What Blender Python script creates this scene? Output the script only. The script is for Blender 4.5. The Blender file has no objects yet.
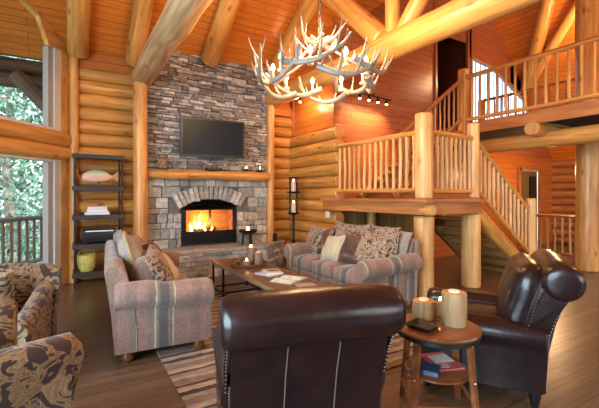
import bpy, bmesh, math, random
from mathutils import Vector, Matrix, Euler
R = random.Random(7)
PI = math.pi
rad = math.radians
SC = bpy.context.scene
COL = SC.collection

# ------------------------------------------------------------------ helpers
class MB:
    """collects shapes, build() links them as one mesh object"""
    def __init__(s):
        s.bm = bmesh.new()
        s.uv = s.bm.loops.layers.uv.new('UVMap')
        s.col = s.bm.loops.layers.float_color.new('tint')
    def face(s, vs, uvs=None, tint=(1, 1, 1), mi=0):
        try:
            f = s.bm.faces.new(vs)
        except ValueError:
            return None
        f.smooth = True
        f.material_index = mi
        for i, l in enumerate(f.loops):
            if uvs: l[s.uv].uv = uvs[i]
            l[s.col] = (tint[0], tint[1], tint[2], 1)
        return f
    def quad(s, pts, tint=(1, 1, 1), mi=0, uo=(0, 0), swap=False):
        """planar polygon with uv in metres: u along the first edge"""
        P = [Vector(p) for p in pts]
        e = (P[1] - P[0]).normalized()
        n = (P[1] - P[0]).cross(P[2] - P[0]).normalized()
        w = n.cross(e)
        uv = [((p - P[0]).dot(e) + uo[0], (p - P[0]).dot(w) + uo[1]) for p in P]
        if swap: uv = [(b, a) for a, b in uv]
        vs = [s.bm.verts.new(p) for p in P]
        return s.face(vs, uv, tint, mi)
    def box(s, c, size, rot=None, tint=(1, 1, 1), mi=0, jit=0, taper=1.0):
        c = Vector(c); h = [d / 2 for d in size]
        M = rot if rot is not None else Matrix.Identity(3)
        V = []
        for sx, sy, sz in ((-1,-1,-1),(1,-1,-1),(1,1,-1),(-1,1,-1),(-1,-1,1),(1,-1,1),(1,1,1),(-1,1,1)):
            k = taper if sz > 0 else 1
            p = Vector((sx*h[0]*k, sy*h[1]*k, sz*h[2]))
            if jit: p += Vector((R.uniform(-jit, jit), R.uniform(-jit, jit), R.uniform(-jit, jit)))
            V.append(p)
        bv = [s.bm.verts.new(M @ p + c) for p in V]
        L = max(range(3), key=lambda i: size[i])
        o = (R.uniform(0, 20), R.uniform(0, 20))
        for f, ax in (((0,3,2,1),2),((4,5,6,7),2),((0,1,5,4),1),((2,3,7,6),1),((1,2,6,5),0),((3,0,4,7),0)):
            oth = [a for a in range(3) if a != ax]
            if oth[0] != L: oth = oth[::-1] if oth[1] == L else oth
            uv = [(V[i][oth[0]] + o[0], V[i][oth[1]] + o[1]) for i in f]
            s.face([bv[i] for i in f], uv, tint, mi)
    def tube(s, pts, radii, seg=12, tint=(1, 1, 1), cap=True, mi=0, flat=1.0, capmi=None, closed=False):
        P = [Vector(p) for p in pts]
        n = len(P)
        if not hasattr(radii, '__len__'): radii = [radii] * n
        rings = []; ln = R.uniform(0, 30); vo = R.uniform(0, 10)
        up = None; us = []
        for i in range(n):
            if closed: t = P[(i+1) % n] - P[i-1]
            else: t = P[min(i+1, n-1)] - P[max(i-1, 0)]
            t.normalize()
            if up is None:
                up = Vector((0, 0, 1)) if abs(t.z) < .9 else Vector((1, 0, 0))
            a = t.cross(up).normalized(); up = a.cross(t).normalized()
            if i: ln += (P[i] - P[i-1]).length
            us.append(ln)
            rings.append([s.bm.verts.new(P[i] + a*math.cos(2*PI*k/seg)*radii[i] + up*math.sin(2*PI*k/seg)*radii[i]*flat) for k in range(seg)])
        m = n if closed else n-1
        for i in range(m):
            j = (i+1) % n
            u1 = us[j] if j else us[-1] + .1
            for k in range(seg):
                k2 = (k+1) % seg
                vv = radii[0]*2*PI/seg
                uv = [(us[i], vo+k*vv), (us[i], vo+(k+1)*vv), (u1, vo+(k+1)*vv), (u1, vo+k*vv)]
                s.face([rings[i][k], rings[i][k2], rings[j][k2], rings[j][k]], uv, tint, mi)
        if cap and not closed:
            cm = mi if capmi is None else capmi
            for r, fl in ((rings[0], False), (rings[-1], True)):
                uv = [(vo+.05*math.cos(2*PI*k/seg), vo+.05*math.sin(2*PI*k/seg)) for k in range(seg)]
                s.face(r if fl else r[::-1], uv, tint, cm)
    def log(s, a, b, r, seg=14, tint=(1, 1, 1), wob=.02, step=.5, capmi=None, r2=None):
        """a peeled log: slightly uneven tube"""
        a = Vector(a); b = Vector(b); L = (b-a).length
        n = max(2, int(L/step)); pts = []; rr = []
        d = (b-a).normalized()
        e = d.cross(Vector((0, 0, 1)) if abs(d.z) < .9 else Vector((1, 0, 0))).normalized(); g = d.cross(e)
        r2 = r if r2 is None else r2
        for i in range(n+1):
            t = i/n
            q = 0 if i in (0, n) else 1
            pts.append(a.lerp(b, t) + (e*R.uniform(-1, 1) + g*R.uniform(-1, 1))*wob*r*q*2)
            rr.append((r + (r2-r)*t)*(1+R.uniform(-1, 1)*wob*1.5))
        bev = min(.02, r*.15)
        pts = [a] + [a + d*bev] + pts[1:-1] + [b - d*bev] + [b]
        rr = [rr[0]-bev] + [rr[0]] + rr[1:-1] + [rr[-1]] + [rr[-1]-bev]
        s.tube(pts, rr, seg, tint, True, capmi=capmi)
    def lathe(s, c, prof, seg=20, tint=(1, 1, 1), axis='z', mi=0, sx=1, sy=1):
        c = Vector(c); rings = []
        for r, z in prof:
            ring = []
            for k in range(seg):
                a = 2*PI*k/seg
                p = Vector((r*math.cos(a)*sx, r*math.sin(a)*sy, z))
                if axis == 'x': p = Vector((p.z, p.x, p.y))
                if axis == 'y': p = Vector((p.x, p.z, p.y))
                ring.append(s.bm.verts.new(c+p))
            rings.append(ring)
        for i in range(len(rings)-1):
            for k in range(seg):
                k2 = (k+1) % seg
                uv = [(k/seg, prof[i][1]), ((k+1)/seg, prof[i][1]), ((k+1)/seg, prof[i+1][1]), (k/seg, prof[i+1][1])]
                s.face([rings[i][k], rings[i][k2], rings[i+1][k2], rings[i+1][k]], uv, tint, mi)
        for r, q in ((rings[0], 0), (rings[-1], -1)):
            if prof[q][0] > 1e-4:
                uv = [(prof[q][0]*math.cos(2*PI*k/seg), prof[q][0]*math.sin(2*PI*k/seg)) for k in range(seg)]
                s.face(r[::-1] if q == 0 else r, uv, tint, mi)
    def rbox(s, c, size, r=.05, rot=None, puff=0, n=8, uax=None, tint=(1, 1, 1), mi=0, wrinkle=0):
        """rounded box, faces may puff; uax = axis whose coordinate becomes u"""
        c = Vector(c); h = Vector(size)/2
        M = rot if rot is not None else Matrix.Identity(3)
        r = min(r, min(h)*.98)
        seed = R.uniform(0, 50)
        def sub(a):  # denser towards the ends
            k = abs(a); return math.copysign(1-(1-k)**1.6, a)
        grid = [sub(-1+2*i/n) for i in range(n+1)]
        def pt(x, y, z):
            q = Vector((x*h.x, y*h.y, z*h.z))
            cl = Vector([max(-(h[i]-r), min(h[i]-r, q[i])) for i in range(3)])
            d = q - cl
            p = cl + (d.normalized()*r if d.length > 1e-9 else d)
            if puff:
                m = min(range(3), key=lambda i: h[i])
                o = [i for i in range(3) if i != m]
                w = (1-(q[o[0]]/h[o[0]])**2)*(1-(q[o[1]]/h[o[1]])**2)
                p[m] += math.copysign(puff*w, q[m])*(abs(q[m])/h[m])
            if wrinkle:
                p += Vector((math.sin(p.z*23+seed), math.sin(p.x*19+seed), math.sin(p.y*21+p.x*9+seed)))*wrinkle
            return p
        cache = {}
        def V(x, y, z):
            k = (round(x, 5), round(y, 5), round(z, 5))
            if k not in cache:
                p = pt(x, y, z); cache[k] = (s.bm.verts.new(M @ p + c), M @ p + c)
            return cache[k]
        for ax in range(3):
            for sg in (-1, 1):
                for i in range(n):
                    for j in range(n):
                        cs = [(grid[i], grid[j]), (grid[i+1], grid[j]), (grid[i+1], grid[j+1]), (grid[i], grid[j+1])]
                        if sg < 0: cs = cs[::-1]
                        q = []
                        for a, b in cs:
                            l = [a, b]; l.insert(ax, sg)
                            if ax == 1: l = [b, sg, a]
                            q.append(V(*l))
                        if uax is None: uv = [(p.x+p.z*.3, p.y+p.z) for _, p in q]
                        else:
                            ot = [k for k in range(3) if k != uax]
                            uv = [(p[uax], p[ot[0]]+p[ot[1]]) for _, p in q]
                        s.face([v for v, _ in q], uv, tint, mi)
    def pillow(s, c, w, h, t, rot, n=12, mi=0, droop=0):
        """square cushion with pinched corners, lying in its local xz plane, thickness along y"""
        c = Vector(c); back = {}
        def pos(i, j, sg):
            x = -1+2*i/n; z = -1+2*j/n
            k = max(0, (1-x**4)*(1-z**4))**.55
            xx = x*(1-.07*(1-z*z)); zz = z*(1-.07*(1-x*x))
            return rot @ Vector((xx*w/2, sg*k*t/2 + .006*math.sin(9*x+5*z+c.x*7), zz*h/2 - droop*k*.5)) + c
        vs = {}
        def V(i, j, sg):
            e = i in (0, n) or j in (0, n)
            key = (i, j, 0 if e else sg)
            if key not in vs: vs[key] = s.bm.verts.new(pos(i, j, sg))
            return vs[key]
        for sg in (-1, 1):
            for i in range(n):
                for j in range(n):
                    q = [(i, j), (i+1, j), (i+1, j+1), (i, j+1)]
                    if sg > 0: q = q[::-1]
                    s.face([V(a, b, sg) for a, b in q], [(w*a/n+sg*.3, h*b/n) for a, b in q], mi=mi)
    def loft(s, rings, caps=True, uax=0, tint=(1, 1, 1), mi=0):
        B = [[s.bm.verts.new(Vector(p)) for p in r] for r in rings]
        m = len(B[0])
        for i in range(len(B)-1):
            for k in range(m):
                k2 = (k+1) % m
                q = [B[i][k], B[i][k2], B[i+1][k2], B[i+1][k]]
                ot = [a for a in range(3) if a != uax]
                s.face(q, [(v.co[uax], v.co[ot[0]]+v.co[ot[1]]) for v in q], tint, mi)
        if caps:
            for r, fl in ((B[0], True), (B[-1], False)):
                q = r[::-1] if fl else r
                s.face(q, [(v.co.x+v.co.y, v.co.z) for v in q], tint, mi)
    def sphere(s, c, r, seg=10, tint=(1, 1, 1), mi=0, sz=1, sx=1, sy=1):
        n = max(4, seg//2)
        prof = [(max(1e-5, r*math.sin(PI*i/n)), -r*math.cos(PI*i/n)*sz) for i in range(n+1)]
        s.lathe(c, prof, seg, tint, mi=mi, sx=sx, sy=sy)
    def build(s, name, mat, parent=None, world=False, sharp=38, flatsh=False, bevel=0):
        bm = s.bm
        if world and parent is not None:
            bpy.context.view_layer.update()
            M = parent.matrix_world.inverted()
            bmesh.ops.transform(bm, matrix=M, verts=bm.verts)
        bmesh.ops.remove_doubles(bm, verts=bm.verts, dist=1e-5)
        bmesh.ops.recalc_face_normals(bm, faces=bm.faces)
        ca = math.cos(rad(sharp))
        for e in bm.edges:
            if len(e.link_faces) == 2 and e.link_faces[0].normal.dot(e.link_faces[1].normal) < ca: e.smooth = False
        if flatsh:
            for f in bm.faces: f.smooth = False
        me = bpy.data.meshes.new(name); bm.to_mesh(me); bm.free()
        for m in (mat if isinstance(mat, (list, tuple)) else [mat]): me.materials.append(m)
        o = bpy.data.objects.new(name, me); COL.objects.link(o)
        if parent is not None: o.parent = parent
        if bevel:
            b = o.modifiers.new('bevel', 'BEVEL'); b.width = bevel; b.segments = 2; b.limit_method = 'ANGLE'
        return o

def tag(o, label, cat, group=None, kind=None):
    o['label'] = label
    if cat: o['category'] = cat
    if group: o['group'] = group
    if kind: o['kind'] = kind
    return o
def thing(name, label, cat, loc=(0, 0, 0), rz=0, group=None):
    o = bpy.data.objects.new(name, None); COL.objects.link(o)
    o.location = loc; o.rotation_euler = (0, 0, rz); o.empty_display_size = .1
    return tag(o, label, cat, group)
def struct(mb, name, mat, **k):
    o = mb.build(name, mat, **k); o['kind'] = 'structure'; return o
def dup(root, loc, rz, label, group=None):
    def cp(o, par):
        c = o.copy(); COL.objects.link(c)
        if par is not None: c.parent = par
        for ch in list(o.children): cp(ch, c)
        return c
    kids = list(root.children)
    r = root.copy(); COL.objects.link(r)
    for ch in kids: cp(ch, r)
    r.location = loc; r.rotation_euler = (0, 0, rz); r['label'] = label
    if group: r['group'] = group
    return r
def rotz(a): return Matrix.Rotation(a, 3, 'Z')
def eul(x, y, z): return Euler((x, y, z)).to_matrix()

# ------------------------------------------------------------------ materials
def mat(name):
    m = bpy.data.materials.new(name); m.use_nodes = True
    nt = m.node_tree; b = nt.nodes['Principled BSDF']
    return m, nt, b
def N(nt, t, **k):
    n = nt.nodes.new(t)
    for a, v in k.items():
        if a in n.inputs.keys(): n.inputs[a].default_value = v
        else: setattr(n, a, v)
    return n
def ramp(nt, stops, interp='LINEAR'):
    r = nt.nodes.new('ShaderNodeValToRGB'); r.color_ramp.interpolation = interp
    e = r.color_ramp.elements
    while len(e) < len(stops): e.new(.5)
    for i, (p, c) in enumerate(stops):
        e[i].position = p; e[i].color = (c[0], c[1], c[2], 1)
    return r
def mapping(nt, coord='UV', scale=(1, 1, 1), rnd=True):
    tc = N(nt, 'ShaderNodeTexCoord'); mp = N(nt, 'ShaderNodeMapping'); mp.inputs['Scale'].default_value = scale
    nt.links.new(tc.outputs[coord], mp.inputs['Vector'])
    return mp
def tintmul(nt, col, b, amt=1):
    a = N(nt, 'ShaderNodeVertexColor'); a.layer_name = 'tint'
    mx = N(nt, 'ShaderNodeMix', data_type='RGBA', blend_type='MULTIPLY'); mx.inputs[0].default_value = amt
    nt.links.new(col, mx.inputs[6]); nt.links.new(a.outputs['Color'], mx.inputs[7])
    nt.links.new(mx.outputs[2], b.inputs['Base Color'])
def bump(nt, h, b, st=.3, dist=.01):
    bp = N(nt, 'ShaderNodeBump'); bp.inputs['Strength'].default_value = st; bp.inputs['Distance'].default_value = dist
    nt.links.new(h, bp.inputs['Height']); nt.links.new(bp.outputs['Normal'], b.inputs['Normal'])
def wood(name, c1, c2, c3, rough=.4, coat=.2, knots=True, sc=(.9, 11), bmp=.15):
    m, nt, b = mat(name)
    mp = mapping(nt, 'UV', (sc[0], sc[1], 1))
    n1 = N(nt, 'ShaderNodeTexNoise'); n1.inputs['Scale'].default_value = 1.6; n1.inputs['Detail'].default_value = 5; n1.inputs['Distortion'].default_value = .6
    nt.links.new(mp.outputs[0], n1.inputs['Vector'])
    rp = ramp(nt, [(.28, c1), (.5, c2), (.74, c3)]); nt.links.new(n1.outputs['Fac'], rp.inputs[0])
    col = rp.outputs[0]
    # broad patches
    mp2 = mapping(nt, 'UV', (.8, 2.2, 1))
    n2 = N(nt, 'ShaderNodeTexNoise'); n2.inputs['Scale'].default_value = 1.1; n2.inputs['Detail'].default_value = 2
    nt.links.new(mp2.outputs[0], n2.inputs['Vector'])
    r2 = ramp(nt, [(.3, (.72, .66, .6)), (.65, (1.1, 1.1, 1.1))]); nt.links.new(n2.outputs['Fac'], r2.inputs[0])
    mx = N(nt, 'ShaderNodeMix', data_type='RGBA', blend_type='MULTIPLY'); mx.inputs[0].default_value = .8
    nt.links.new(col, mx.inputs[6]); nt.links.new(r2.outputs[0], mx.inputs[7]); col = mx.outputs[2]
    if knots:
        mp3 = mapping(nt, 'UV', (1.6, 4.2, 1))
        v = N(nt, 'ShaderNodeTexVoronoi'); v.inputs['Scale'].default_value = 1.0; v.inputs['Randomness'].default_value = 1
        nt.links.new(mp3.outputs[0], v.inputs['Vector'])
        r3 = ramp(nt, [(.035, (.22, .12, .07)), (.09, (.7, .55, .42)), (.15, (1, 1, 1))]); nt.links.new(v.outputs['Distance'], r3.inputs[0])
        m3 = N(nt, 'ShaderNodeMix', data_type='RGBA', blend_type='MULTIPLY'); m3.inputs[0].default_value = .85
        nt.links.new(col, m3.inputs[6]); nt.links.new(r3.outputs[0], m3.inputs[7]); col = m3.outputs[2]
    tintmul(nt, col, b)
    b.inputs['Roughness'].default_value = rough; b.inputs['Coat Weight'].default_value = coat; b.inputs['Coat Roughness'].default_value = .25
    bump(nt, n1.outputs['Fac'], b, bmp, .01)
    return m
def boards(name, c1, c2, groove, bw=3.2, bh=.13, rough=.35, coat=.2, grain=.5, mort=.006):
    m, nt, b = mat(name)
    mp = mapping(nt, 'UV')
    br = N(nt, 'ShaderNodeTexBrick'); br.offset = .37; br.offset_frequency = 2
    for k, v in (('Color1', (*c1, 1)), ('Color2', (*c2, 1)), ('Mortar', (*groove, 1))): br.inputs[k].default_value = v
    br.inputs['Scale'].default_value = 1; br.inputs['Mortar Size'].default_value = mort; br.inputs['Mortar Smooth'].default_value = .3
    br.inputs['Brick Width'].default_value = bw; br.inputs['Row Height'].default_value = bh
    nt.links.new(mp.outputs[0], br.inputs['Vector'])
    mp2 = mapping(nt, 'UV', (1.2, 18, 1))
    n = N(nt, 'ShaderNodeTexNoise'); n.inputs['Scale'].default_value = 1.5; n.inputs['Detail'].default_value = 6; n.inputs['Distortion'].default_value = .8
    nt.links.new(mp2.outputs[0], n.inputs['Vector'])
    rp = ramp(nt, [(.3, (.6, .55, .5)), (.7, (1.2, 1.2, 1.2))]); nt.links.new(n.outputs['Fac'], rp.inputs[0])
    mx = N(nt, 'ShaderNodeMix', data_type='RGBA', blend_type='MULTIPLY'); mx.inputs[0].default_value = grain
    nt.links.new(br.outputs['Color'], mx.inputs[6]); nt.links.new(rp.outputs[0], mx.inputs[7])
    tintmul(nt, mx.outputs[2], b)
    b.inputs['Roughness'].default_value = rough; b.inputs['Coat Weight'].default_value = coat; b.inputs['Coat Roughness'].default_value = .2
    iv = N(nt, 'ShaderNodeMath', operation='SUBTRACT'); iv.inputs[0].default_value = 1
    nt.links.new(br.outputs['Fac'], iv.inputs[1]); bump(nt, iv.outputs[0], b, .5, .006)
    return m
def plain(name, c, rough=.5, metal=0, coat=0, noise=0, nsc=20, em=None, emst=0, bst=0, spec=.5):
    m, nt, b = mat(name)
    b.inputs['Base Color'].default_value = (*c, 1); b.inputs['Roughness'].default_value = rough
    b.inputs['Metallic'].default_value = metal; b.inputs['Coat Weight'].default_value = coat
    b.inputs['Specular IOR Level'].default_value = spec
    if noise:
        mp = mapping(nt, 'Object')
        n = N(nt, 'ShaderNodeTexNoise'); n.inputs['Scale'].default_value = nsc; n.inputs['Detail'].default_value = 4
        nt.links.new(mp.outputs[0], n.inputs['Vector'])
        lo = [max(0, x*(1-noise)) for x in c]; hi = [min(1, x*(1+noise)) for x in c]
        rp = ramp(nt, [(.3, lo), (.7, hi)]); nt.links.new(n.outputs['Fac'], rp.inputs[0])
        tintmul(nt, rp.outputs[0], b)
        if bst: bump(nt, n.outputs['Fac'], b, bst, .01)
    if em:
        b.inputs['Emission Color'].default_value = (*em, 1); b.inputs['Emission Strength'].default_value = emst
    return m

M = {}
M['log'] = wood('honey_log', (.42, .175, .036), (.62, .29, .07), (.76, .40, .12), .42, .25)
M['log_wall'] = wood('wall_log', (.38, .16, .034), (.60, .285, .065), (.74, .38, .10), .45, .15)
M['pale_log'] = wood('pale_peeled_log', (.52, .26, .075), (.70, .40, .14), (.82, .53, .23), .45, .15)
M['beam'] = wood('beam_log', (.50, .22, .05), (.68, .33, .085), (.78, .43, .14), .42, .25)
M['truss'] = wood('weathered_log', (.30, .17, .08), (.50, .31, .15), (.66, .45, .25), .5, .1)
M['log_end'] = wood('log_end', (.45, .22, .07), (.60, .34, .12), (.7, .42, .18), .6, 0, False, (6, 6))
M['red_wood'] = wood('red_stained_wood', (.30, .10, .03), (.45, .17, .05), (.55, .24, .08), .35, .3, False)
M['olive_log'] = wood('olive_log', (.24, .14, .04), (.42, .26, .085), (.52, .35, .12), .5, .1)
M['ceiling'] = boards('ceiling_boards', (.68, .215, .024), (.58, .165, .02), (.22, .055, .01), 3.6, .13, .4, .15)
M['panel'] = boards('panel_boards', (.44, .135, .055), (.37, .11, .045), (.12, .035, .018), 3.0, .14, .3, .3, .45)
M['panel_orange'] = boards('orange_panel_boards', (.55, .17, .03), (.47, .14, .025), (.18, .05, .012), 3.0, .14, .35, .2, .45)
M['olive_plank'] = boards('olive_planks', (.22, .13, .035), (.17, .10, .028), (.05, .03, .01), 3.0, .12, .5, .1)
M['floor'] = boards('floor_planks', (.175, .112, .066), (.120, .078, .048), (.028, .018, .012), 1.9, .13, .33, .15, .9, .003)
M['deck'] = boards('grey_deck', (.20, .19, .18), (.16, .15, .14), (.04, .04, .04), 3, .14, .6, 0)
M['white_trim'] = plain('white_trim', (.62, .58, .52), .4)
M['grey_trim'] = plain('grey_trim', (.34, .32, .31), .5)
M['black_metal'] = plain('black_metal', (.012, .012, .014), .45, .6)
M['dark_metal'] = plain('dark_metal', (.03, .028, .028), .5, .7, noise=.4)
M['black'] = plain('black_plastic', (.008, .008, .01), .35)
M['screen'] = plain('screen', (.010, .014, .020), .3, spec=.15)
M['dark_shelf'] = wood('dark_shelf_wood', (.025, .020, .018), (.045, .04, .037), (.08, .07, .065), .55, 0, False)
M['mortar'] = plain('mortar', (.14, .13, .125), .9, noise=.3)
M['wax'] = plain('ivory_wax', (.85, .75, .55), .5, em=(1, .55, .2), emst=.15)
M['flame'] = plain('candle_flame', (1, .6, .2), .5, em=(1, .55, .18), emst=30)
M['white_paper'] = plain('white_paper', (.75, .78, .82), .5)
M['bone'] = plain('antler_bone', (.30, .25, .205), .42, 0, .1, noise=.35, nsc=6, bst=.2)
M['brass'] = plain('brass', (.5, .35, .15), .35, 1)
M['bronze_nail'] = plain('nailheads', (.36, .31, .25), .35, .9)

# stone: own colour per stone through tint
m, nt, b = mat('stone'); M['stone'] = m
mp = mapping(nt, 'Object')
n = N(nt, 'ShaderNodeTexNoise'); n.inputs['Scale'].default_value = 14; n.inputs['Detail'].default_value = 6
nt.links.new(mp.outputs[0], n.inputs['Vector'])
rp = ramp(nt, [(.3, (.62, .6, .58)), (.7, (1.2, 1.2, 1.2))]); nt.links.new(n.outputs['Fac'], rp.inputs[0])
tintmul(nt, rp.outputs[0], b); b.inputs['Roughness'].default_value = .75; bump(nt, n.outputs['Fac'], b, .5, .02)

# leather
m, nt, b = mat('dark_brown_leather'); M['leather'] = m
mp = mapping(nt, 'Object')
n = N(nt, 'ShaderNodeTexNoise'); n.inputs['Scale'].default_value = 6; n.inputs['Detail'].default_value = 5
nt.links.new(mp.outputs[0], n.inputs['Vector'])
rp = ramp(nt, [(.35, (.008, .004, .006)), (.7, (.020, .008, .008))]); nt.links.new(n.outputs['Fac'], rp.inputs[0])
nt.links.new(rp.outputs[0], b.inputs['Base Color'])
v = N(nt, 'ShaderNodeTexNoise'); v.inputs['Scale'].default_value = 9; v.inputs['Detail'].default_value = 8
nt.links.new(mp.outputs[0], v.inputs['Vector']); bump(nt, v.outputs['Fac'], b, .25, .02)
b.inputs['Roughness'].default_value = .3; b.inputs['Specular IOR Level'].default_value = .4; b.inputs['Coat Weight'].default_value = .25; b.inputs['Coat Roughness'].default_value = .15
M['leather_seam'] = plain('leather_seam', (.11, .085, .075), .5)
M['brown_leather'] = plain('brown_pillow_leather', (.11, .06, .045), .3, 0, .4, noise=.5, nsc=8, bst=.3)

# striped sofa cloth
def stripes(name, base, k=1.0):
    m, nt, b = mat(name)
    tc = N(nt, 'ShaderNodeTexCoord'); sp = N(nt, 'ShaderNodeSeparateXYZ'); nt.links.new(tc.outputs['UV'], sp.inputs[0])
    ns = N(nt, 'ShaderNodeTexNoise'); ns.inputs['Scale'].default_value = 60; ns.inputs['Detail'].default_value = 3
    nt.links.new(tc.outputs['Object'], ns.inputs['Vector'])
    ad = N(nt, 'ShaderNodeMath', operation='MULTIPLY_ADD'); ad.inputs[1].default_value = .012
    of = N(nt, 'ShaderNodeMath', operation='ADD'); of.inputs[1].default_value = .12; nt.links.new(sp.outputs[0], of.inputs[0])
    nt.links.new(ns.outputs['Fac'], ad.inputs[0]); nt.links.new(of.outputs[0], ad.inputs[2])
    ml = N(nt, 'ShaderNodeMath', operation='MULTIPLY'); ml.inputs[1].default_value = 1/.56*k
    nt.links.new(ad.outputs[0], ml.inputs[0])
    fr = N(nt, 'ShaderNodeMath', operation='FRACT'); nt.links.new(ml.outputs[0], fr.inputs[0])
    tp = (.20, .165, .135); gr = (.105, .098, .095); li = (.42, .40, .24)
    rp = ramp(nt, [(0, tp), (.05, li), (.075, tp), (.12, gr), (.26, tp), (.33, li), (.355, base), (.62, (base[0]*.8, base[1]*.85, base[2]*.85)), (.78, base), (.95, tp)], 'LINEAR')
    # nearly hard edges
    rp.color_ramp.interpolation = 'CONSTANT'
    nt.links.new(fr.outputs[0], rp.inputs[0])
    wv = ramp(nt, [(.3, (.7, .7, .7)), (.7, (1.25, 1.22, 1.2))]); nt.links.new(ns.outputs['Fac'], wv.inputs[0])
    n2 = N(nt, 'ShaderNodeTexNoise'); n2.inputs['Scale'].default_value = 9; n2.inputs['Detail'].default_value = 4
    nt.links.new(tc.outputs['Object'], n2.inputs['Vector'])
    mx = N(nt, 'ShaderNodeMix', data_type='RGBA', blend_type='MULTIPLY'); mx.inputs[0].default_value = .8
    nt.links.new(rp.outputs[0], mx.inputs[6]); nt.links.new(wv.outputs[0], mx.inputs[7])
    w2 = ramp(nt, [(.3, (.82, .8, .8)), (.7, (1.1, 1.1, 1.1))]); nt.links.new(n2.outputs['Fac'], w2.inputs[0])
    m2 = N(nt, 'ShaderNodeMix', data_type='RGBA', blend_type='MULTIPLY'); m2.inputs[0].default_value = 1
    nt.links.new(mx.outputs[2], m2.inputs[6]); nt.links.new(w2.outputs[0], m2.inputs[7])
    nt.links.new(m2.outputs[2], b.inputs['Base Color'])
    b.inputs['Roughness'].default_value = .85; b.inputs['Sheen Weight'].default_value = .3
    bump(nt, ns.outputs['Fac'], b, .4, .004)
    return m
M['sofa'] = stripes('striped_sofa_cloth', (.27, .170, .135))
M['stripe_pillow'] = stripes('striped_pillow_cloth', (.27, .20, .16), 1.6)
def floral(name, dark, light, mid, sc=5.0, th=.5):
    m, nt, b = mat(name)
    mp = mapping(nt, 'Object')
    n0 = N(nt, 'ShaderNodeTexNoise'); n0.inputs['Scale'].default_value = sc; n0.inputs['Detail'].default_value = 1.5; n0.inputs['Distortion'].default_value = 2.6
    nt.links.new(mp.outputs[0], n0.inputs['Vector'])
    rp = ramp(nt, [(0, dark), (th-.03, dark), (th, light), (th+.07, mid), (th+.11, light), (th+.2, dark)]); nt.links.new(n0.outputs['Fac'], rp.inputs[0])
    v = N(nt, 'ShaderNodeTexNoise'); v.inputs['Scale'].default_value = 90
    nt.links.new(mp.outputs[0], v.inputs['Vector'])
    wv = ramp(nt, [(.3, (.75, .75, .75)), (.7, (1.2, 1.2, 1.2))]); nt.links.new(v.outputs['Fac'], wv.inputs[0])
    mx = N(nt, 'ShaderNodeMix', data_type='RGBA', blend_type='MULTIPLY'); mx.inputs[0].default_value = .7
    nt.links.new(rp.outputs[0], mx.inputs[6]); nt.links.new(wv.outputs[0], mx.inputs[7])
    nt.links.new(mx.outputs[2], b.inputs['Base Color']); b.inputs['Roughness'].default_value = .7; b.inputs['Sheen Weight'].default_value = .2
    return m
M['floral'] = floral('plum_and_gold_floral', (.030, .014, .014), (.30, .21, .10), (.17, .09, .05), 7.5, .49)
M['floral_pillow'] = floral('brown_floral', (.055, .030, .028), (.46, .34, .22), (.20, .12, .08), 10, .47)
M['rug'] = None
m, nt, b = mat('striped_rug'); M['rug'] = m
tc = N(nt, 'ShaderNodeTexCoord'); sp = N(nt, 'ShaderNodeSeparateXYZ'); nt.links.new(tc.outputs['Object'], sp.inputs[0])
mpp = N(nt, 'ShaderNodeMapping'); mpp.inputs['Scale'].default_value = (.35, 1, 1); nt.links.new(tc.outputs['Object'], mpp.inputs['Vector'])
ns = N(nt, 'ShaderNodeTexNoise'); ns.inputs['Scale'].default_value = 26; ns.inputs['Detail'].default_value = 4; nt.links.new(mpp.outputs[0], ns.inputs['Vector'])
ad = N(nt, 'ShaderNodeMath', operation='MULTIPLY_ADD'); ad.inputs[1].default_value = .05
nt.links.new(ns.outputs['Fac'], ad.inputs[0]); nt.links.new(sp.outputs[1], ad.inputs[2])
ml = N(nt, 'ShaderNodeMath', operation='MULTIPLY'); ml.inputs[1].default_value = 1/.62; nt.links.new(ad.outputs[0], ml.inputs[0])
fr = N(nt, 'ShaderNodeMath', operation='FRACT'); nt.links.new(ml.outputs[0], fr.inputs[0])
cr = (.38, .31, .25); br = (.075, .042, .03); tpn = (.22, .16, .125); lt = (.27, .25, .23)
rp = ramp(nt, [(0, cr), (.11, br), (.17, tpn), (.32, cr), (.38, lt), (.5, br), (.55, cr), (.66, tpn), (.8, lt), (.9, br)], 'CONSTANT'); nt.links.new(fr.outputs[0], rp.inputs[0])
wv = ramp(nt, [(.3, (.6, .6, .6)), (.7, (1.25, 1.25, 1.25))]); nt.links.new(ns.outputs['Fac'], wv.inputs[0])
mx = N(nt, 'ShaderNodeMix', data_type='RGBA', blend_type='MULTIPLY'); mx.inputs[0].default_value = .8
nt.links.new(rp.outputs[0], mx.inputs[6]); nt.links.new(wv.outputs[0], mx.inputs[7]); nt.links.new(mx.outputs[2], b.inputs['Base Color'])
b.inputs['Roughness'].default_value = .95; bump(nt, ns.outputs['Fac'], b, .5, .01)
M['khaki'] = plain('khaki_cloth', (.50, .44, .30), .8, noise=.15, nsc=70)
M['taupe'] = plain('taupe_cloth', (.30, .25, .21), .85, noise=.25, nsc=50)
M['rust'] = plain('rust_cloth', (.24, .075, .03), .75, noise=.35, nsc=30)
M['gold_fringe'] = plain('gold_fringe', (.38, .28, .10), .8, noise=.4, nsc=90, bst=.5)
M['table_wood'] = wood('table_wood', (.075, .042, .024), (.13, .075, .042), (.20, .12, .07), .42, .1, True, (1.5, 9))
M['round_wood'] = wood('round_table_wood', (.13, .042, .014), (.22, .075, .024), (.30, .12, .04), .3, .35, False)
M['glass'] = None
m = bpy.data.materials.new('window_glass'); m.use_nodes = True; nt = m.node_tree; nt.nodes.clear(); M['glass'] = m
o_ = N(nt, 'ShaderNodeOutputMaterial'); t_ = N(nt, 'ShaderNodeBsdfTransparent'); g_ = N(nt, 'ShaderNodeBsdfGlossy'); g_.inputs['Roughness'].default_value = .02
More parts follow.
